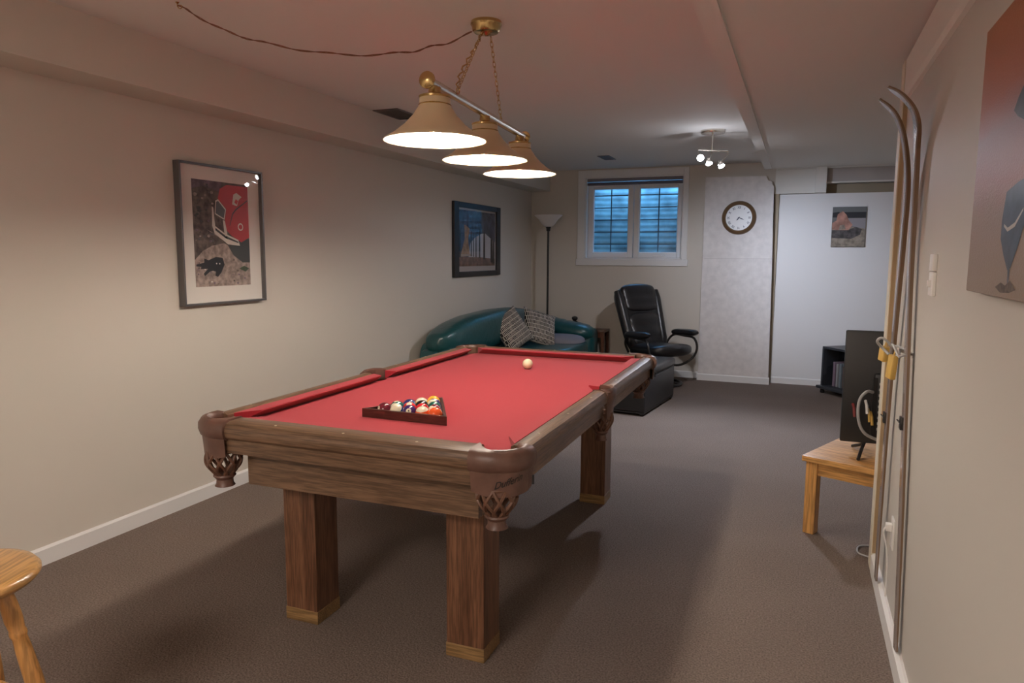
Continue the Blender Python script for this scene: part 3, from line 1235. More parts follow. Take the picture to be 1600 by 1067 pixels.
# ------------------------------------------------------------------ ceiling vents
def vent(name, cx, cy, lx, ly, rz, label, z=ZC):
    t = thing(name, label, 'vent', (cx, cy, z), rz, 'ceiling vents')
    mb = MB()
    frame_pts = ((-lx / 2, -ly / 2), (lx / 2, ly / 2))
    mb.box((-lx / 2, -ly / 2, -.006), (lx / 2, -ly / 2 + .015, 0), .001)
    mb.box((-lx / 2, ly / 2 - .015, -.006), (lx / 2, ly / 2, 0), .001)
    mb.box((-lx / 2, -ly / 2 + .015, -.006), (-lx / 2 + .015, ly / 2 - .015, 0), .001)
    mb.box((lx / 2 - .015, -ly / 2 + .015, -.006), (lx / 2, ly / 2 - .015, 0), .001)
    mb.build('frame', M['vent'], t, smooth=False)
    mb = MB()
    n = int((ly - .03) / .014)
    for k in range(n):
        y = -ly / 2 + .022 + k * .014
        mb.box((-lx / 2 + .015, y - .004, -.005), (lx / 2 - .015, y + .002, -.001))
    mb.mi = 1
    mb.box((-lx / 2 + .015, -ly / 2 + .015, -.001), (lx / 2 - .015, ly / 2 - .015, 0))
    mb.build('slats', [M['vent'], M['dark']], t, smooth=False)


vent('ceiling_vent', -2.73, 4.57, .20, .36, 0, 'dark grey ceiling vent next to the left soffit')
vent('ceiling_vent', -1.91, 7.31, .12, .30, 0, 'small faint ceiling vent in front of the window')

# ------------------------------------------------------------------ track light
TR = thing('track_light', 'silver ceiling spotlight bar with three lit heads near window', 'light', (-.711, 6.041, 0))
tb_ = Vector((-.711, 6.041, 0))
mb = MB()
mb.lathe([(.094, ZC), (.096, ZC - .012), (.09, ZC - .024), (.04, ZC - .028)], (0, 0, 0), 32)
mb.build('canopy', M['chrome'], TR)
mb = MB()
mb.cyl((0, 0, ZC - .026), (-.004, 0, 2.232), .006, 10)
mb.build('stem', M['chrome'], TR)
mb = MB()
mb.tube([(-.105, -.03, 2.235), (0, 0, 2.228), (.12, .03, 2.222)], .006, 8)
mb.build('crossbar', M['chrome'], TR)
heads = [((-.085, -.035, 2.17), (.18, -.93, -.36), 1.0), ((-.02, .0, 2.125), (.25, -.35, -.9), .8), ((.075, .03, 2.105), (.45, -.35, -.8), .8)]
tops = [(-.105, -.03, 2.235), (0, 0, 2.228), (.12, .03, 2.222)]
aims = [(-1.0, 3.2, .77), (-3.05, 7.35, .95), (.2, 8.28, 1.0)]
for (hp, hd, s), tp, am in zip(heads, tops, aims):
    hd = Vector(hd).normalized()
    q = (-hd).to_track_quat('Z', 'Y').to_matrix().to_4x4()
    mb = MB()
    mb.lathe([(.028, 0), (.030, .002), (.029, .02), (.022, .045), (.015, .055), (.004, .058)], hp, 20, cap=False, mtx=q)
    hh = mb.build('spot_head', M['chrome'], TR)
    mb = MB()
    mb.lathe([(.0265, .001), (.0265, .004)], hp, 20, mtx=q)
    mb.build('lens', M['led'], hh)
    mb = MB()
    mb.tube([tp, (tp[0], tp[1], tp[2] - .02), (Vector(hp) - hd * .03)], .004, 6)
    mb.build('bracket', M['chrome'], TR)
light('spot_glow', 'POINT', tb_ + Vector((-.01, -.10, 2.09)), 2.6, (.85, .88, 1), .014)
sg = light('spot_spill', 'SPOT', tb_ + Vector((-.01, -.10, 2.09)), 40, (.93, .91, .97), .018, spot=math.radians(178), blend=.35)
for am, pw, sz, bl in (((-.5, 5.2, 0.0), 130, 1.75, .9), ((-.5, 8.14, 1.2), 46, 1.2, 1.0), ((.40, 8.28, 1.15), 75, 1.1, 1.0), ((-3.08, 7.45, 1.0), 3, .22, .9)):
    hp = tb_ + Vector((0.0, 0, 2.10))
    lt = light('spot_beam', 'SPOT', hp + (Vector(am) - hp).normalized() * .10, pw, (.72, .82, 1.0), .02, spot=sz, blend=bl)
    aim(lt, am)

# ------------------------------------------------------------------ framed cat print
def poly(mb, pts, x, mi):
    mb.mi = mi
    f = mb.bm.faces.new([mb.bm.verts.new((x, a, b)) for a, b in pts])
    f.material_index = mi


PA = thing('framed_picture', 'silver framed print of black cat beside red car', 'picture', (XL, 3.18, 0))
oy = 3.18
mb = MB()
y0, y1, z0, z1 = 2.868 - oy, 3.496 - oy, 1.103, 1.872
fw, dep = .012, .044
mb.box((0.001, y0, z0), (dep, y0 + fw, z1), .002)
mb.box((0.001, y1 - fw, z0), (dep, y1, z1), .002)
mb.box((0.001, y0 + fw, z0), (dep, y1 - fw, z0 + fw), .002)
mb.box((0.001, y0 + fw, z1 - fw), (dep, y1 - fw, z1), .002)
mb.build('frame', M['silverframe'], PA, smooth=False)
mb = MB()
mb.box((.004, y0 + fw, z0 + fw), (.018, y1 - fw, z1 - fw))
mb.build('mat_board', M['matboard'], PA, smooth=False)
P = lambda l: [(a - oy, b) for a, b in l]
pm = [mat('print_stone', (.13, .10, .085), .6, var=.55, vscale=28), mat('print_red', (.50, .022, .02), .4), mat('print_ground', (.36, .28, .24), .6, var=.35, vscale=40),
      mat('print_white', (.72, .66, .58), .5), mat('print_black', (.012, .012, .014), .5), mat('print_grille', (.10, .09, .09), .4), mat('print_tire', (.05, .055, .05), .5),
      mat('print_green', (.05, .08, .035), .6, var=.3, vscale=60), mat('print_violet', (.17, .12, .15), .6, var=.4, vscale=30)]
mb = MB()
X = .0185
poly(mb, P([(2.970, 1.787), (3.390, 1.787), (3.390, 1.203), (2.970, 1.203)]), X, 0)
poly(mb, P([(2.970, 1.787), (3.19, 1.787), (3.17, 1.73), (3.05, 1.755), (2.970, 1.735)]), X + .0003, 8)
poly(mb, P([(2.970, 1.35), (3.03, 1.40), (3.10, 1.43), (3.19, 1.445), (3.30, 1.40), (3.39, 1.35), (3.39, 1.203), (2.97, 1.203)]), X + .0003, 2)
poly(mb, P([(3.06, 1.52), (3.125, 1.49), (3.24, 1.43), (3.30, 1.38), (3.39, 1.36), (3.39, 1.46), (3.2, 1.47)]), X + .0006, 2)
poly(mb, P([(3.195, 1.462), (3.390, 1.475), (3.390, 1.335), (3.33, 1.335), (3.26, 1.375)]), X + .0009, 6)
poly(mb, P([(3.30, 1.30), (3.34, 1.315), (3.38, 1.30), (3.35, 1.28)]), X + .0009, 7)
poly(mb, P([(3.172, 1.748), (3.225, 1.775), (3.390, 1.775), (3.390, 1.482), (3.325, 1.452), (3.244, 1.491), (3.201, 1.528), (3.202, 1.579), (3.215, 1.638), (3.154, 1.693)]), X + .0012, 1)
poly(mb, P([(3.135, 1.681), (3.156, 1.690), (3.213, 1.636), (3.198, 1.576), (3.127, 1.606)]), X + .0015, 3)
poly(mb, P([(3.140, 1.674), (3.155, 1.680), (3.205, 1.633), (3.193, 1.585), (3.133, 1.611)]), X + .0018, 5)
poly(mb, P([(3.104, 1.541), (3.107, 1.648), (3.118, 1.641), (3.126, 1.540), (3.197, 1.500), (3.30, 1.466), (3.312, 1.432), (3.217, 1.439), (3.119, 1.500)]), X + .0015, 3)
poly(mb, P([(3.126, 1.530), (3.200, 1.488), (3.300, 1.455), (3.300, 1.447), (3.200, 1.474), (3.126, 1.516)]), X + .0018, 6)
poly(mb, P([(3.185, 1.575), (3.200, 1.572), (3.215, 1.505), (3.212, 1.470), (3.196, 1.478), (3.190, 1.53)]), X + .0018, 3)
poly(mb, P([(3.262, 1.668), (3.275, 1.725), (3.30, 1.735), (3.34, 1.715), (3.315, 1.695), (3.30, 1.66)]), X + .0015, 3)
poly(mb, P([(3.280, 1.68), (3.292, 1.70), (3.31, 1.69), (3.298, 1.668)]), X + .0018, 1)
poly(mb, P([(3.235, 1.546), (3.260, 1.615), (3.287, 1.642), (3.385, 1.700), (3.385, 1.694), (3.289, 1.634), (3.265, 1.61), (3.240, 1.546)]), X + .0015, 6)
ring = [(3.322 + .022 * math.cos(t * PI / 6), 1.541 + .022 * math.sin(t * PI / 6)) for t in range(12)]
poly(mb, P(ring), X + .0015, 3)
poly(mb, P([(3.322 + .015 * math.cos(t * PI / 6), 1.541 + .015 * math.sin(t * PI / 6)) for t in range(12)]), X + .0018, 1)
rnd = random.Random(3)
for k in range(70):
    if k < 42:
        a_, b_ = rnd.uniform(2.985, 3.12), rnd.uniform(1.44, 1.77)
        mi_ = rnd.choice((8, 2, 6, 5))
    else:
        a_, b_ = rnd.uniform(2.98, 3.37), rnd.uniform(1.21, 1.40)
        mi_ = rnd.choice((3, 0, 0, 8, 2))
        if b_ > 1.34 + .06 * (a_ - 2.98):
            continue
    r_ = rnd.uniform(.004, .016 if k < 42 else .009)
    poly(mb, P([(a_ + r_ * 1.2 * math.cos(t * PI / 3 + .3) * rnd.uniform(.7, 1), b_ + r_ * .7 * math.sin(t * PI / 3 + .3)) for t in range(6)]), X + .00065 + k * .000003, mi_)
cat = [(2.979, 1.326), (3.035, 1.336), (3.036, 1.359), (3.066, 1.349), (3.122, 1.367), (3.172, 1.362), (3.185, 1.324), (3.16, 1.282), (3.132, 1.255), (3.112, 1.262),
       (3.118, 1.285), (3.095, 1.29), (3.073, 1.285), (3.036, 1.262), (3.028, 1.275), (3.060, 1.302), (3.009, 1.300), (3.012, 1.313), (2.978, 1.316)]
poly(mb, P(cat), X + .0012, 4)
for cy_, cz_ in ((3.125, 1.330), (3.148, 1.329)):
    poly(mb, P([(cy_ + .0045 * math.cos(t * PI / 4), cz_ + .0045 * math.sin(t * PI / 4)) for t in range(8)]), X + .0015, 3)
mb.build('print', pm, PA, smooth=False)
mb = MB()
mb.sheet([(.036, y0 + fw - .002, z0 + fw - .002), (.036, y1 - fw + .002, z0 + fw - .002), (.036, y1 - fw + .002, z1 - fw + .002), (.036, y0 + fw - .002, z1 - fw + .002)])
mb.build('glass', M['pglass'], PA, smooth=False)

# ------------------------------------------------------------------ framed avenue print
PB = thing('framed_picture', 'black framed print of a tree lined avenue above sofa', 'picture', (XL, 6.65, 0))
oy = 6.65
y0, y1, z0, z1 = 6.097 - oy, 7.212 - oy, 1.17, 1.89
mb = MB()
fw, fz, dep = .10, .052, .032
mb.box((0.001, y0, z0), (dep, y0 + fw, z1), .004)
mb.box((0.001, y1 - fw, z0), (dep, y1, z1), .004)
mb.box((0.001, y0 + fw, z0), (dep, y1 - fw, z0 + fz), .004)
mb.box((0.001, y0 + fw, z1 - fz), (dep, y1 - fw, z1), .004)
mb.build('frame', M['blackframe'], PB, smooth=False)
mb = MB()
mb.box((.004, y0 + fw, z0 + fz), (.014, y1 - fw, z1 - fz))
mb.build('mat_board', mat('grey_cream_mat', (.42, .37, .35), .8), PB, smooth=False)
pm = [mat('avenue_foliage', (.05, .06, .10), .7, var=.5, vscale=16), mat('avenue_sky', (.45, .43, .45), .7), mat('avenue_ground', (.16, .085, .06), .7, var=.4, vscale=20),
      mat('avenue_trunk', (.02, .015, .014), .7), mat('avenue_tower', (.34, .20, .10), .7, var=.25, vscale=20), mat('avenue_sand', (.36, .28, .22), .7)]
mb = MB()
X = .0145
ay, by, az, bz = y0 + fw + .02, y1 - fw - .02, z0 + fz + .05, z1 - fz - .02
Wd, Hd = by - ay, bz - az
q = lambda s, t: (ay + s * Wd, az + t * Hd)
poly(mb, [q(0, 0), q(1, 0), q(1, 1), q(0, 1)], X, 0)
poly(mb, [q(.25, .16), q(1, .10), q(1, .50), q(.78, .62), q(.6, .60), q(.42, .52), q(.3, .42)], X + .0004, 1)
poly(mb, [q(0, 0), q(1, 0), q(1, .13), q(.6, .16), q(0, .17)], X + .0008, 2)
poly(mb, [q(0, .17), q(.35, .19), q(.3, .22), q(0, .22)], X + .001, 5)
poly(mb, [q(.05, .2), q(.28, .2), q(.24, .5), q(.29, .72), q(.14, .74), q(.15, .5)], X + .0008, 4)
for s, w, b_ in ((.96, .03, .04), (.9, .035, .06), (.68, .028, .12), (.55, .02, .15), (.45, .016, .16), (.38, .013, .17), (.03, .02, .16), (.32, .015, .18)):
    poly(mb, [q(s - w, b_), q(s + w, b_), q(s + w * .6, .72), q(s - w * .6, .72)], X + .0012, 3)
poly(mb, [q(.5, .72), q(1, .45), q(1, 1), q(0, 1), q(0, .6), q(.1, .78), q(.3, .66), q(.42, .56)], X + .0016, 0)
mb.build('print', pm, PB, smooth=False)
mb = MB()
mb.sheet([(.022, y0 + fw - .003, z0 + fz - .003), (.022, y1 - fw + .003, z0 + fz - .003), (.022, y1 - fw + .003, z1 - fz + .003), (.022, y0 + fw - .003, z1 - fz + .003)])
mb.build('glass', M['pglass'], PB, smooth=False)

# ------------------------------------------------------------------ poster on the partition
PC = thing('canvas_print', 'small landscape canvas of rocks hanging on the white partition', 'picture', (.435, 8.28, 1.695))
mb = MB()
mb.box((-.16, -.022, -.205), (.16, -.001, .207), .002)
mb.build('canvas', mat('canvas_sides', (.2, .19, .18), .8), PC, smooth=False)
pm = [mat('rocks_sky', (.16, .17, .17), .8), mat('rocks_band', (.035, .035, .04), .8), mat('rocks_pink', (.42, .22, .17), .8, var=.35, vscale=14), mat('rocks_water', (.30, .28, .30), .8),
      mat('rocks_dark', (.09, .08, .08), .8, var=.5, vscale=22), mat('rocks_sand', (.28, .235, .19), .8, var=.3, vscale=26)]
mb = MB()


def polyy(mb, pts, y, mi):
    f = mb.bm.faces.new([mb.bm.verts.new((a, y, b)) for a, b in pts])
    f.material_index = mi


s = lambda l: [(-.157 + a * .314, -.203 + b * .408) for a, b in l]
polyy(mb, s([(0, 0), (1, 0), (1, 1), (0, 1)]), -.0225, 0)
polyy(mb, s([(.35, .72), (1, .72), (1, .87), (.35, .87)]), -.0229, 1)
polyy(mb, s([(.0, .74), (.2, .74), (.2, .88), (0, .86)]), -.0229, 1)
polyy(mb, s([(.4, .55), (1, .45), (1, .72), (.4, .72)]), -.0229, 3)
polyy(mb, s([(0, 0), (1, 0), (1, .45), (.6, .5), (0, .45)]), -.0233, 5)
polyy(mb, s([(0, .22), (.6, .2), (.85, .3), (.9, .44), (.7, .5), (.5, .42), (0, .42)]), -.0236, 4)
polyy(mb, s([(0, .44), (.15, .42), (.5, .42), (.62, .55), (.5, .66), (.42, .8), (.3, .9), (.15, .82), (.12, .66), (0, .6)]), -.0239, 2)
polyy(mb, s([(.2, .42), (.42, .44), (.36, .56), (.24, .54)]), -.0242, 5)
mb.build('print', pm, PC, smooth=False)

# ------------------------------------------------------------------ wall clock
CL = thing('wall_clock', 'round wall clock with brown wooden rim and white face', 'clock', (-.650, 8.14, 1.798))
mb = MB()
mq = Matrix.Rotation(math.radians(90), 4, 'X')
mb.lathe([(.135, .012), (.138, .034), (.150, .040), (.166, .034), (.178, .018), (.180, .001), (.13, .001)], (0, 0, 0), 48, cap=False, mtx=mq)
mb.build('rim', M['goldrim'], CL)
mb = MB()
mb.lathe([(.140, .001), (.140, .014)], (0, 0, 0), 48, mtx=mq)
mb.build('face', M['clockface'], CL, smooth=False)
ROM = ['XII', 'I', 'II', 'III', 'IV', 'V', 'VI', 'VII', 'VIII', 'IX', 'X', 'XI']
for k, rn in enumerate(ROM):
    a = PI / 2 - k * PI / 6

    def xf(co, a=a):
        # numerals stand radially around the dial
        t = a - PI / 2
        x, y = co.x * .8, co.y
        px = math.cos(a) * .108 + x * math.cos(t) - y * math.sin(t)
        pz = math.sin(a) * .108 + x * math.sin(t) + y * math.cos(t)
        return Vector((px, -.0148, pz))
    text_mesh('numeral', rn, .036, M['numeral'], 0, CL, xf, .0004)
for ang, ln, w in ((math.radians(-22), .062, .0045), (math.radians(-128), .040, .006)):
    mb = MB()
    d = Vector((math.cos(ang), 0, math.sin(ang)))
    n_ = Vector((-d.z, 0, d.x))
    pts = [d * -.012 + n_ * w * .6, d * -.012 - n_ * w * .6, d * ln * .6 - n_ * w, d * ln, d * ln * .6 + n_ * w]
    mb.prism([(p.x, p.z) for p in pts], -.0185, -.0170, 'y')
    mb.build('hand', M['numeral'], CL, smooth=False)

# ------------------------------------------------------------------ floor lamp
FL = thing('floor_lamp', 'torchiere floor lamp with white glass bowl in the far corner', 'lamp', (-2.768, 7.98, 0))
mb = MB()
mb.lathe([(.13, 0), (.135, .008), (.12, .022), (.04, .032), (.016, .05)], (0, 0, 0), 32)
mb.build('base', M['blackmetal'], FL)
mb = MB()
mb.lathe([(.0125, .04), (.0125, 1.66), (.022, 1.665), (.026, 1.70), (.034, 1.715), (.012, 1.72)], (0, 0, 0), 16)
mb.build('pole', M['blackmetal'], FL)
mb = MB()
mb.lathe([(.03, 1.712), (.055, 1.722), (.085, 1.755), (.115, 1.80), (.150, 1.832), (.166, 1.846), (.164, 1.850), (.145, 1.838), (.108, 1.806), (.078, 1.762), (.05, 1.73), (.02, 1.722)], (0, 0, 0), 40)
mb.build('bowl_shade', M['opal'], FL)

# ------------------------------------------------------------------ teal sofa
SO = thing('sofa', 'teal leather sofa with curved back along the left wall', 'sofa', (-2.6, 6.6, 0))
so = Vector((-2.6, 6.6, 0))


def lofty(mb, secs, p=3.2, n=28):
    rl = []
    for (c, ax, ay, a, b) in secs:
        rl.append(super_ring(Vector(c) - so, ax, ay, a, b, p, n))
    mb.rings(rl)


def interp(tab, x):
    for (a, b), (c, d) in zip(tab, tab[1:]):
        if a <= x <= c:
            t = (x - a) / (c - a)
            t = t * t * (3 - 2 * t) if False else t
            return b + (d - b) * t
    return tab[0][1] if x < tab[0][0] else tab[-1][1]


ztab = [(5.37, .70), (5.5, .745), (5.7, .795), (6.0, .828), (6.6, .845), (7.0, .835), (7.3, .80), (7.6, .76), (7.95, .73)]
# outer shell of the back (lower body)
mb = MB()
secs = []
for i in range(25):
    y = 5.34 + (7.96 - 5.34) * i / 24
    e = min(i, 24 - i)
    k = [.7, .9, .98][e] if e < 3 else 1
    zt = interp(ztab, y) - .13
    secs.append(((-2.93, y, (.10 + zt) / 2), (1, 0, 0), (0, 0, 1), .115 * k, (zt - .10) / 2 * (.97 if e == 0 else 1)))
lofty(mb, secs, 5)
mb.build('back_shell', M['teal'], SO)
# padded back cushion with the curved top, overhanging
mb = MB()
secs = []
for i in range(33):
    y = 5.355 + (7.9 - 5.355) * i / 32
    e = min(i, 32 - i)
    k = [.45, .78, .92, .98][e] if e < 4 else 1
    zt = interp(ztab, y)
    zb = .46 + .10 * max(0, (5.75 - y) / .4)
    w = .15 + .02 * math.sin(PI * (y - 5.35) / 2.5)
    lean = Vector((.10, 0, -.99)).normalized()
    secs.append(((-2.885, y, (zb + zt) / 2), (1, 0, .08), (0, 0, 1), w * k, (zt - zb) / 2 * (.72 + .28 * k)))
lofty(mb, secs, 3)
mb.build('back_cushion', M['teal'], SO, angle=80)
# arms
def arm(y, half, ztop0, ztop1, name='arm'):
    mb = MB()
    secs = []
    for i in range(21):
        t = i / 20
        x = -3.02 + .90 * t
        zt = ztop0 + (ztop1 - ztop0) * t
        k = 1
        if i > 16:
            k = math.sqrt(max(0, 1 - ((i - 16) / 4.2) ** 2)) * .75 + .25
        zb = .08
        secs.append(((x, y, (zb + zt) / 2 + .0), (0, 1, 0), (0, 0, 1), half * (.6 + .4 * k), (zt - zb) / 2 * (.90 + .10 * k)))
    lofty(mb, secs, 3.4)
    return mb.build(name, M['teal'], SO, angle=80)


arm(7.76, .16, .75, .575)
arm(5.50, .15, .62, .50)
# rolled top of the far arm
mb = MB()
secs = []
for i in range(25):
    t = i / 24
    x = -3.0 + .89 * t
    zt = .765 - .175 * t - .02 * math.sin(PI * t)
    k = 1 if 2 < i < 20 else (math.sqrt(max(.02, 1 - ((i - 20) / 4.3) ** 2)) if i >= 20 else .8)
    secs.append(((x, 7.70, zt - .075), (0, 1, 0), (0, 0, 1), .165 * k, .095 * k * (1 + .06 * math.sin(i * 2.4))))
lofty(mb, secs, 2.2)
mb.build('arm_roll', M['teal'], SO, angle=80)
mb = MB()
mb.box((-3.0 + 2.6, 5.5 - 6.6, .08), (-2.2 + 2.6, 7.75 - 6.6, .30), .03, 3)
mb.build('seat_base', M['teal'], SO)
for y0, y1 in ((5.65, 6.63), (6.64, 7.60)):
    mb = MB()
    cushion(mb, (-2.82 + 2.6, y0 - 6.6, .29), (-2.10 + 2.6, y1 - 6.6, .455), .14, 5)
    mb.build('seat_cushion', M['teal'], SO, angle=80)
for x in (-2.95, -2.25):
    for y in (5.5, 7.75):
        mb = MB()
        mb.lathe([(.025, 0), (.03, .085)], (x + 2.6, y - 6.6, 0), 12)
        mb.build('foot', M['black'], SO)


def pillow(name, loc, rot, label, size=.40, thick=.13):
    mb = MB()
    n = 18
    grid = {}
    for s in (1, -1):
        for i in range(n + 1):
            for j in range(n + 1):
                u, v = -1 + 2 * i / n, -1 + 2 * j / n
                edge = max(0, (1 - u * u)) ** .5 * max(0, (1 - v * v)) ** .5
                pin = 1 - .10 * (1 - abs(u) ** 2) * abs(v) ** 3 if True else 1
                x = u * size / 2 * (1 - .09 * (1 - v * v) * abs(u) ** 3)
                y = v * size / 2 * (1 - .09 * (1 - u * u) * abs(v) ** 3)
                if s == -1 and (i in (0, n) or j in (0, n)):
                    grid[(s, i, j)] = grid[(1, i, j)]
                else:
                    grid[(s, i, j)] = mb.bm.verts.new((x, y, s * thick / 2 * edge ** .8))
        for i in range(n):
            for j in range(n):
                f = mb.bm.faces.new((grid[(s, i, j)], grid[(s, i + 1, j)], grid[(s, i + 1, j + 1)], grid[(s, i, j + 1)]))
                f.material_index = 0 if s == 1 else 1
    o = mb.build(name, [M['pillow'], M['throw']], angle=80)
    o.location = loc
    o.rotation_euler = rot
    tag(o, label, 'pillow', 'patterned throw pillows')
    return o


p1 = pillow('throw_pillow', (-2.66, 6.60, .635), (math.radians(66), math.radians(0), math.radians(62)), 'black and cream patterned pillow, left one on the sofa')
p2 = pillow('throw_pillow', (-2.52, 7.02, .625), (math.radians(62), math.radians(8), math.radians(52)), 'black and cream patterned pillow, right one on the sofa')
for p, rr in ((p1, .42), (p2, -.18)):
    p.rotation_mode = 'XYZ'
    m_ = p.rotation_euler.to_matrix() @ Matrix.Rotation(rr, 3, 'Z')
    p.rotation_euler = m_.to_euler()
mb = MB()
rl = []
for i in range(9):
    t = i / 8
    a = t * PI
    z = .452 + .085 * math.sin(a * .5) if False else .45 + .09 * t ** .6
    k = (1 - t ** 2.2 * .75)
    rl.append(super_ring((0, 0, .455 + .075 * math.sin(t * PI / 2)), (1, 0, 0), (0, 1, 0), .27 * k, .22 * k, 3, 24))
mb.rings(rl)
tw = mb.build('seat_throw', M['throw'], angle=80)
tw.location = (-2.40, 7.345, .002)
tag(tw, 'grey folded throw heaped on the sofa seat by the far arm', 'blanket')

# end table behind the far arm, dark finial piece on it
ET = thing('end_table', 'reddish brown wooden end table beside the far sofa arm', 'table', (-2.20, 8.08, 0))
mb = MB()
mb.box((-.30, -.13, .50), (.135, .13, .525), .004)
mb.build('table_top', M['endwood'], ET)
for x in (-.28, .115):
    for y in (-.11, .11):
        mb = MB()
        mb.box((x - .018, y - .018, 0), (x + .018, y + .018, .50), .003)
        mb.build('leg', M['endwood'], ET, smooth=False)
for lo_, hi_, nm_ in (((-.262, -.12, .44), (.097, -.105, .50), 'apron'), ((-.262, .105, .44), (.097, .12, .50), 'apron'), ((-.262, -.105, .2), (.097, .105, .215), 'shelf')):
    mb = MB()
    mb.box(lo_, hi_)
    mb.build(nm_, M['endwood'], ET, smooth=False)
mb = MB()
mb.lathe([(.045, .5255), (.055, .54), (.06, .575), (.05, .60), (.025, .612), (.018, .620), (.032, .632), (.037, .648), (.030, .664), (.008, .672)], (0, 0, 0), 24)
vz = mb.build('lidded_jar', M['blackmetal'])
vz.location = (-2.455, 8.07, 0)
tag(vz, 'small black lidded jar on the end table behind sofa arm', 'jar')

# ------------------------------------------------------------------ recliner
RC = thing('recliner', 'black leather swivel recliner with curved metal frame', 'chair', (-1.41, 7.70, 0), math.radians(50))
mb = MB()
ring = [(.27 * math.cos(2 * PI * j / 40), .27 * math.sin(2 * PI * j / 40), .017) for j in range(40)]
mb.tube(ring, .017, 8, closed=True)
for a in (.6, 2.2, 3.75, 5.3):
    mb.tube([(.27 * math.cos(a), .27 * math.sin(a), .02), (.1 * math.cos(a), .1 * math.sin(a), .05), (0, 0, .06)], .013, 8)
mb.build('ring_base', M['blackmetal'], RC)
mb = MB()
mb.lathe([(.045, .04), (.03, .08), (.028, .24), (.07, .255), (.07, .27)], (0, 0, 0), 20)
mb.build('swivel_post', M['blackmetal'], RC)
for sx in (-1, 1):
    mb = MB()
    pts = catmull([(sx * .06, -.02, .235), (sx * .17, -.16, .215), (sx * .285, -.24, .29), (sx * .325, -.27, .40), (sx * .325, -.22, .505), (sx * .325, -.05, .52), (sx * .32, .10, .515), (sx * .295, .17, .44), (sx * .25, .17, .34)], 7)
    mb.tube(pts, .013, 8)
    mb.build('arm_frame', M['blackmetal'], RC)
    mb = MB()
    rl = []
    for i in range(15):
        t = -1 + 2 * i / 14
        k = max(.12, (1 - abs(t) ** 5)) ** .5
        rl.append(super_ring((sx * .325, -.07 + .20 * t, .556 - .012 * t), (1, 0, 0), (0, 0, 1), .052 * k, .037 * k, 2.6, 20))
    mb.rings(rl)
    mb.build('armrest', M['blackleather'], RC)
mb = MB()
rl = []
for i in range(21):
    t = -1 + 2 * i / 20
    k = max(.05, (1 - abs(t) ** 6)) ** .5
    y = -.06 + .29 * t
    z = .375 + .02 * t * t - .015 * t
    rl.append(super_ring((0, y, z), (1, 0, 0), (0, 0, 1), .27 * k, .072 * k, 3, 28))
mb.rings(rl)
mb.build('seat', M['blackleather'], RC)
# backrest: wrinkled pad leaning back, with rolled top and sides
lean = math.radians(21)
bd = Vector((0, math.sin(lean), math.cos(lean)))
bn = Vector((0, -math.cos(lean), math.sin(lean)))


def back_pad(name, s0, s1, w0, w1, th, off, p=3, wr=0):
    mb = MB()
    rl = []
    m_ = 24
    for i in range(m_ + 1):
        t = i / m_
        tt = -1 + 2 * t
        k = max(.06, (1 - abs(tt) ** 8)) ** .5
        w = w0 + (w1 - w0) * t
        c = Vector((0, .155, .36)) + bd * (s0 + (s1 - s0) * t) + bn * (off + wr * math.sin(t * 19))
        rl.append(super_ring(c, (1, 0, 0), bn, w * k, th * k, p, 28))
    mb.rings(rl)
    return mb.build(name, M['blackleather'], RC, angle=80)


back_pad('backrest', 0, .73, .26, .315, .055, 0, 4)
back_pad('lumbar_cushion', .02, .42, .195, .215, .045, .035, 3, .003)
back_pad('headrest', .42, .745, .215, .235, .05, .035, 3, .002)
for sx in (-1, 1):
    mb = MB()
    pts = [Vector((sx * (.222 + .040 * t / 7), .155, .36)) + bd * (.02 + .655 * t / 7) + bn * .015 for t in range(8)]
    mb.tube(pts, .052, 12, taper=[.6, 1, 1, 1, 1, 1, 1, .7])
    mb.build('side_bolster', M['blackleather'], RC, angle=80)

# ------------------------------------------------------------------ ottoman / storage cube
OT = thing('ottoman', 'black leather storage ottoman behind the pool table', 'ottoman', (-1.378, 6.53, 0), math.radians(-6))
mb = MB()
mb.box((-.232, -.47, .035), (.232, .47, .325), .014, 3)
mb.build('body', M['blacklam'], OT)
mb = MB()
mb.box((-.238, -.476, .332), (.238, .476, .405), .02, 3)
mb.build('lid', M['blackleather'], OT)
mb = MB()
mb.box((-.226, -.464, .02), (.226, .464, .034))
mb.box((-.228, -.466, .325), (.228, .466, .3325))
mb.build('plinth', M['black'], OT, smooth=False)
for x in (-.2, .2):
    for y in (-.44, .44):
        mb = MB()
        mb.lathe([(.016, 0), (.02, .01), (.018, .022)], (x, y, 0), 12)
        mb.build('foot', M['black'], OT)

# ------------------------------------------------------------------ pine table with TV
PT = thing('side_table', 'honey pine coffee table under the television', 'table', (.05, 3.77, 0), math.radians(-23))
# local x along the near edge, local y away
mb = MB()
TW, TD = 1.0, 1.12
mb.box((0, 0, .372), (TW, TD, .402), .005)
mb.build('table_top', M['pine'], PT)
for x in (.045, TW - .045):
    for y in (.045, TD - .045):
        mb = MB()
        mb.box((x - .028, y - .028, 0), (x + .028, y + .028, .372), .003)
        mb.build('leg', M['pine_y'], PT, smooth=False)
for lo_, hi_ in (((.073, .03, .305), (TW - .073, .05, .372)), ((.073, TD - .05, .305), (TW - .073, TD - .03, .372)),
                 ((.03, .073, .305), (.05, TD - .073, .372)), ((TW - .05, .073, .305), (TW - .03, TD - .073, .372))):
    mb = MB()
    mb.box(lo_, hi_)
    mb.build('apron', M['pine'], PT, smooth=False)

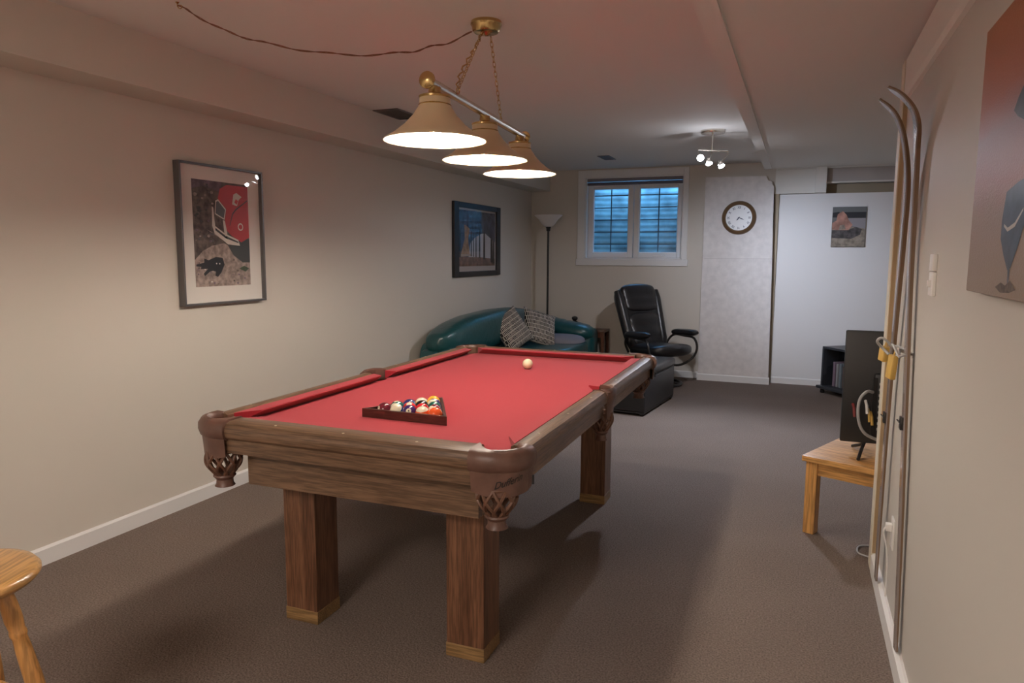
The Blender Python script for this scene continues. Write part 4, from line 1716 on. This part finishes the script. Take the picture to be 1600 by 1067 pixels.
TV = thing('television', 'black flat television seen from behind on pine table', 'television', (.70, 3.90, .402), math.radians(2))
mb = MB()
mb.box((-.475, 0.0, .062), (.475, .030, .625), .006)
mb.build('housing', M['tvback'], TV)
mb = MB()
mb.box((-.47, .0300, .072), (.47, .0325, .62))
mb.build('screen', M['screen'], TV, smooth=False)
mb = MB()
mb.box((-.34, -.035, .10), (.34, 0, .42), .01)
mb.build('electronics_cover', M['tvback'], TV)
mb = MB()
mb.box((-.345, -.038, .12), (-.325, -.030, .40))
mb.build('port_recess', M['black'], TV, smooth=False)
mb = MB()
for k in range(9):
    mb.box((-.318, -.039, .14 + k * .028), (-.306, -.034, .152 + k * .028), .001)
mb.build('ports', M['greyplastic'], TV, smooth=False)
for sx in (-1, 1):
    mb = MB()
    mb.tube([(sx * .36, .015, .065), (sx * .375, -.02, .04), (sx * .40, -.12, .008)], .0085, 6)
    mb.tube([(sx * .36, .015, .065), (sx * .375, .05, .04), (sx * .40, .14, .008)], .0085, 6)
    mb.build('stand_foot', M['blackmetal'], TV)
mb = MB()
mb.tube(catmull([(-.345, -.045, .33), (-.375, -.07, .335), (-.405, -.07, .29), (-.405, -.07, .20), (-.375, -.065, .13), (-.30, -.05, .09), (-.1, -.06, .02)], 6), .0075, 8)
mb.build('grey_cable', M['greyplastic'], TV)
for (x, z), m_ in zip(((-.43, .235), (-.375, .255), (-.362, .215), (-.350, .20)), (M['redvase'], M['white'], M['yellow'], M['yellow'])):
    mb = MB()
    mb.tube([(x, -.04, z + .03), (x + .004, -.062, z + .012), (x + .008, -.066, z - .03)], .007, 8)
    mb.build('plug', m_, TV)

mb = MB()
mb.tube(catmull([(.44, 3.60, .006), (.37, 3.56, .006), (.318, 3.59, .006), (.33, 3.68, .006), (.42, 3.72, .006)], 8), .004, 6)
tag(mb.build('floor_cable', M['greyplastic']), 'pale cable loop lying on carpet at the wall end', 'cable')

# ------------------------------------------------------------------ media cabinet with books
CA = thing('media_cabinet', 'slate grey glass fronted cabinet in front of the white partition', 'cabinet', (.245, 7.90, 0), math.radians(-52))
# local x along the front edge (towards the camera side), local y into the corner
cw, cd, z0, z1 = .60, .36, .075, .478
mb = MB()
mb.box((0, 0, z1 - .022), (cw, cd, z1), .002)
mb.box((0, 0, z0), (.022, cd, z1 - .022))
mb.box((cw - .022, 0, z0), (cw, cd, z1 - .022))
mb.box((.022, cd - .012, z0), (cw - .022, cd, z1 - .022))
mb.build('body', M['slate'], CA, smooth=False)
mb = MB()
mb.box((-.03, -.035, .045), (cw + .03, cd, z0), .006)
mb.build('base_plate', M['slate'], CA)
mb = MB()
mb.sheet([(.022, .006, z0), (cw - .022, .006, z0), (cw - .022, .006, z1 - .022), (.022, .006, z1 - .022)])
mb.build('glass_door', glass_mat('cabinet_glass', (.8, .8, .82)), CA, smooth=False)
for x in (.03, cw - .03):
    for y in (.0, cd - .04):
        mb = MB()
        mb.lathe([(.018, 0), (.022, .01), (.022, .035), (.012, .046)], (x, y, 0), 12)
        mb.build('caster', M['black'], CA)
cm = CA.matrix_world
crot = Matrix.Translation((.245, 7.90, 0)) @ Matrix.Rotation(math.radians(-52), 4, 'Z')
bk = [(.10, .030, .25, (.42, .30, .36), 'pinkish'), (.145, .022, .235, (.62, .62, .60), 'white'), (.19, .028, .245, (.34, .40, .42), 'blue grey'),
      (.235, .02, .22, (.25, .16, .12), 'brown'), (.275, .026, .24, (.66, .64, .58), 'cream'), (.325, .034, .235, (.70, .70, .68), 'white'), (.42, .03, .23, (.5, .5, .52), 'grey')]
labs = ['pinkish book at the left end inside the glass cabinet', 'slim white book second from left in the glass cabinet', 'blue grey book standing in the glass cabinet', 'short brown book in the glass cabinet',
        'cream book standing in the glass cabinet', 'thick white book leaning in the glass cabinet', 'grey book at the right end inside the glass cabinet']
for (x, w, hgt, c_, nm), lb in zip(bk, labs):
    mb = MB()
    tilt = .12 if 'leaning' in lb else 0
    mb.box((-w / 2, -.08, 0), (w / 2, .08, .003))
    mb.box((-w / 2, -.08, .0), (-w / 2 + .002, .08, hgt))
    mb.box((w / 2 - .002, -.08, .0), (w / 2, .08, hgt))
    mb.box((-w / 2, -.08, .0), (w / 2, -.077, hgt))
    mb.mi = 1
    mb.box((-w / 2 + .002, -.077, .003), (w / 2 - .002, .077, hgt - .003))
    o = mb.build('book', [mat('book_cover_' + nm.replace(' ', '_'), c_, .5), M['white']], smooth=False)
    o.matrix_world = crot @ Matrix.Translation((x, .15, z0 + (.004 if tilt else .001))) @ Matrix.Rotation(tilt, 4, 'Y')
    tag(o, lb, 'book', 'books in the glass cabinet')
mb = MB()
mb.lathe([(.03, 0), (.045, .02), (.055, .07), (.05, .12), (.03, .155), (.028, .175), (.036, .185)], (0, 0, 0), 24)
vv = mb.build('vase', M['redvase'])
vv.location = (.545, 7.70, .4785)
tag(vv, 'dark red vase on the cabinet half hidden by television', 'vase')

# ------------------------------------------------------------------ right wall items
# skis leaning on the wall
def ski(tail, pts, label, bind_t):
    """flat ski whose wide face is parallel to the wall, tip bending into the room"""
    t = thing('ski', label, 'ski', tail, 0, 'wooden skis leaning on the right wall')
    P_ = catmull([Vector(p) - Vector(tail) for p in pts], 8)
    n = len(P_)
    mb = MB()
    mb2 = MB()
    rl, rl2 = [], []
    for i, p in enumerate(P_):
        tg = (P_[min(i + 1, n - 1)] - P_[max(i - 1, 0)]).normalized()
        side = Vector((0, 1, 0))
        side = (side - tg * side.dot(tg)).normalized()
        nrm = side.cross(tg).normalized()
        s = i / (n - 1)
        w = .021 + .003 * abs(2 * s - 1)
        if s > .93:
            w *= max(.15, 1 - ((s - .93) / .07) ** 2)
        th = .0085 * (1 - .55 * abs(2 * s - 1) ** 1.5)
        rl.append([p + side * w + nrm * th, p - side * w + nrm * th, p - side * w - nrm * th, p + side * w - nrm * th])
        sg = 1 if nrm.x < 0 else -1
        q_ = nrm * sg
        rl2.append([p + side * w * 1.02 + q_ * (th + .0005), p - side * w * 1.02 + q_ * (th + .0005), p - side * w * 1.02 + q_ * (th - .004), p + side * w * 1.02 + q_ * (th - .004)])
    mb.rings(rl)
    mb.build('ski_body', M['skibrown'], t, smooth=False)
    mb2.rings(rl2)
    mb2.build('top_sheet', M['skigrey'], t, smooth=False)
    p = min(P_, key=lambda q: abs(q.z + tail[2] - bind_t))
    mb = MB()
    mb.box((p.x - .016, p.y - .018, p.z - .022), (p.x - .006, p.y + .018, p.z + .022), .002)
    mb.tube([(p.x - .016, p.y - .016, p.z), (p.x - .024, p.y, p.z + .010), (p.x - .016, p.y + .016, p.z)], .0025, 6)
    mb.build('binding', M['blackmetal'], t)


ski((.355, 2.56, .087), [(.357, 2.56, .087), (.355, 2.63, .50), (.351, 2.76, 1.14), (.350, 2.81, 1.40), (.348, 2.82, 1.60), (.342, 2.80, 1.76), (.322, 2.71, 1.845), (.285, 2.71, 1.905), (.235, 2.71, 1.945)],
    'brown ski with its tail nearer the camera', .84)
ski((.345, 3.12, .087), [(.346, 3.12, .087), (.347, 3.13, .50), (.348, 3.12, .90), (.347, 3.07, 1.20), (.345, 3.01, 1.45), (.339, 2.95, 1.65), (.315, 2.90, 1.79), (.280, 2.88, 1.88), (.225, 2.88, 1.94)],
    'brown ski with its tail beside the wall end', .74)
mb = MB()
mb.tube(catmull([(.325, 2.74, 1.05), (.315, 2.80, 1.08), (.32, 2.92, 1.07), (.335, 3.08, 1.05), (.358, 3.0, 1.055), (.362, 2.75, 1.06)], 6), .0045, 6, closed=True)
mb.tube(catmull([(.32, 2.86, 1.07), (.285, 2.86, 1.10), (.27, 2.88, 1.085), (.29, 2.9, 1.06), (.31, 2.88, 1.04)], 6), .005, 6)
sc = mb.build('knotted_cord', M['greyplastic'])
tag(sc, 'grey knotted cord tying the two skis together', 'cord')
for (x, y, z, hh, lab) in ((.298, 2.93, 1.035, .055, 'small yellow tag tied behind the bigger one on the skis'), (.318, 2.84, 1.0, .085, 'bigger yellow tag hanging from the cord on the skis')):
    mb = MB()
    mb.box((-.010, -.03, -hh / 2), (.010, .03, hh / 2), .004)
    mb.tube([(0, 0, hh / 2 - .005), (0.004, 0, hh / 2 + .018)], .003, 6)
    o = mb.build('hanging_tag', M['yellow'], angle=50)
    o.location = (x, y, z)
    o.rotation_euler = (0, .08, .15)
    tag(o, lab, 'tag', 'yellow tags on the skis')

# outlet with child-height plug
OU = thing('wall_outlet', 'white wall outlet with plug low on right wall', 'outlet', (XR, 2.92, .36))
mb = MB()
mb.box((-.006, -.035, -.057), (0, .035, .057), .002)
mb.build('cover_plate', M['white'], OU)
mb = MB()
mb.box((-.028, -.014, .008), (-.006, .014, .036), .003)
mb.tube(catmull([(-.028, 0, .02), (-.034, 0, .0), (-.02, .004, -.06), (-.012, .01, -.14), (-.010, .02, -.26)], 5), .003, 6)
mb.build('plug', M['white'], OU)
# switch pair
SW = thing('light_switch', 'white wall switch with dimmer beside the big canvas', 'switch', (XR, 2.46, 1.337))
mb = MB()
mb.box((-.010, -.035, -.062), (0, .035, .008), .002)
mb.build('lower_plate', M['white'], SW)
mb = MB()
mb.box((-.012, -.030, .012), (0, .030, .062), .002)
mb.build('upper_plate', M['white'], SW)
mb = MB()
mb.box((-.018, -.008, -.036), (-.010, .008, -.016), .001)
mb.build('toggle', M['white'], SW)

# large canvas
CV = thing('canvas_painting', 'large glossy orange sky canvas with dark sail shape', 'picture', (XR, 1.35, 0))
oy = 1.35
y1_, y0_, z0_, z1_ = 1.855, .85, 1.317, 1.868
mb = MB()
mb.box((-.028, y0_ - oy, z0_), (-.001, y1_ - oy, z1_), .002)
mb.build('canvas', mat('canvas_edge', (.30, .22, .17), .7), CV, smooth=False)


def sunset():
    m, nt, b = new_mat('orange_to_sand_print')
    tc = N(nt, 'ShaderNodeTexCoord')
    sp = N(nt, 'ShaderNodeSeparateXYZ')
    nt.links.new(tc.outputs['Object'], sp.inputs[0])
    nz = N(nt, 'ShaderNodeTexNoise')
    nz.inputs['Scale'].default_value = 5
    nt.links.new(tc.outputs['Object'], nz.inputs['Vector'])
    md = N(nt, 'ShaderNodeMath', operation='MULTIPLY_ADD')
    nt.links.new(nz.outputs['Fac'], md.inputs[0])
    md.inputs[1].default_value = .10
    nt.links.new(sp.outputs['Z'], md.inputs[2])
    mr = N(nt, 'ShaderNodeMapRange')
    mr.inputs['From Min'].default_value = 1.36
    mr.inputs['From Max'].default_value = 1.90
    nt.links.new(md.outputs[0], mr.inputs['Value'])
    r = N(nt, 'ShaderNodeValToRGB')
    e = r.color_ramp.elements
    e[0].position, e[0].color = 0, (.27, .20, .14, 1)
    e[1].position, e[1].color = 1, (.36, .12, .045, 1)
    for p_, c_ in ((.30, (.30, .20, .14, 1)), (.42, (.34, .14, .11, 1)), (.60, (.30, .19, .21, 1)), (.72, (.38, .12, .07, 1))):
        q_ = e.new(p_)
        q_.color = c_
    nt.links.new(mr.outputs[0], r.inputs[0])
    nt.links.new(r.outputs[0], b.inputs['Base Color'])
    b.inputs['Roughness'].default_value = .4
    nb = N(nt, 'ShaderNodeTexNoise')
    nb.inputs['Scale'].default_value = 260
    nt.links.new(tc.outputs['Object'], nb.inputs['Vector'])
    bp = N(nt, 'ShaderNodeBump')
    bp.inputs['Strength'].default_value = .35
    bp.inputs['Distance'].default_value = .002
    nt.links.new(nb.outputs['Fac'], bp.inputs['Height'])
    nt.links.new(bp.outputs[0], b.inputs['Normal'])
    return m


pm = [sunset(), mat('canvas_dark_blue', (.035, .04, .06), .35, var=.35, vscale=30), mat('canvas_white', (.55, .5, .45), .4), mat('canvas_scrub', (.10, .075, .06), .6, var=.4, vscale=80)]
mb = MB()
X = -.0285
P = lambda l: [(a - oy, b) for a, b in l]
poly(mb, P([(y0_ + .001, z0_ + .001), (y1_ - .001, z0_ + .001), (y1_ - .001, z1_ - .001), (y0_ + .001, z1_ - .001)]), X, 0)
poly(mb, P([(1.576, 1.510), (1.592, 1.458), (1.590, 1.425), (1.56, 1.395), (1.525, 1.368), (1.505, 1.372), (1.47, 1.41), (1.44, 1.45), (1.43, 1.50), (1.45, 1.525), (1.50, 1.522)]), X - .0005, 1)
poly(mb, P([(1.572, 1.452), (1.545, 1.444), (1.50, 1.452), (1.455, 1.475), (1.455, 1.470), (1.50, 1.444), (1.545, 1.437), (1.572, 1.447)]), X - .0008, 2)
poly(mb, P([(1.522, 1.37), (1.51, 1.37), (1.508, 1.335), (1.518, 1.335)]), X - .0005, 1)
poly(mb, P([(1.60, 1.335), (1.56, 1.345), (1.53, 1.34), (1.50, 1.35), (1.46, 1.335), (1.50, 1.328), (1.56, 1.326)]), X - .0007, 3)
poly(mb, P([(1.575, 1.655), (1.55, 1.675), (1.50, 1.70), (1.30, 1.74), (1.0, 1.76), (.86, 1.74), (.86, 1.62), (1.2, 1.60), (1.48, 1.62), (1.545, 1.64)]), X - .0005, 1)
mb.build('print', pm, CV, smooth=False)

# ------------------------------------------------------------------ bar stool
ST = thing('bar_stool', 'honey wooden stool with round seat and turned legs', 'stool', (-1.83, 1.01, 0), .3)
mb = MB()
mb.lathe([(.05, .588), (.13, .588), (.156, .594), (.166, .606), (.166, .612), (.158, .622), (.14, .626), (.05, .622), (.003, .621)], (0, 0, 0), 48)
mb.build('seat', M['stoolwood'], ST, angle=60)
for k in range(4):
    a = math.radians(22 + 90 * k)
    top = Vector((.085 * math.cos(a), .085 * math.sin(a), .592))
    bot = Vector((.205 * math.cos(a), .205 * math.sin(a), 0))
    ax = (bot - top)
    L = ax.length
    q = ax.to_track_quat('Z', 'Y').to_matrix().to_4x4()
    mb = MB()
    pf = [(.012, 0), (.0155, .01), (.0195, .06), (.0205, .10), (.0175, .125), (.0195, .132), (.0195, .14), (.0165, .147), (.0185, .18), (.0205, .26), (.0195, .36), (.016, .48), (.0135, L - .002)]
    mb.lathe(pf, top, 20, mtx=q)
    mb.build('leg', M['stoolleg'], ST, angle=60)
for k in range(4):
    a0, a1 = math.radians(22 + 90 * k), math.radians(22 + 90 * (k + 1))
    z = .20 if k % 2 else .26
    f_ = (.592 - z) / .592
    r_ = .085 + .12 * f_
    mb = MB()
    pa, pb = Vector((r_ * math.cos(a0), r_ * math.sin(a0), z)), Vector((r_ * math.cos(a1), r_ * math.sin(a1), z))
    mb.tube([pa.lerp(pb, t) for t in (.0, .25, .5, .75, 1)], .0095, 12, taper=[.7, .9, 1.1, .9, .7])
    mb.build('stretcher', M['stoolleg'], ST)
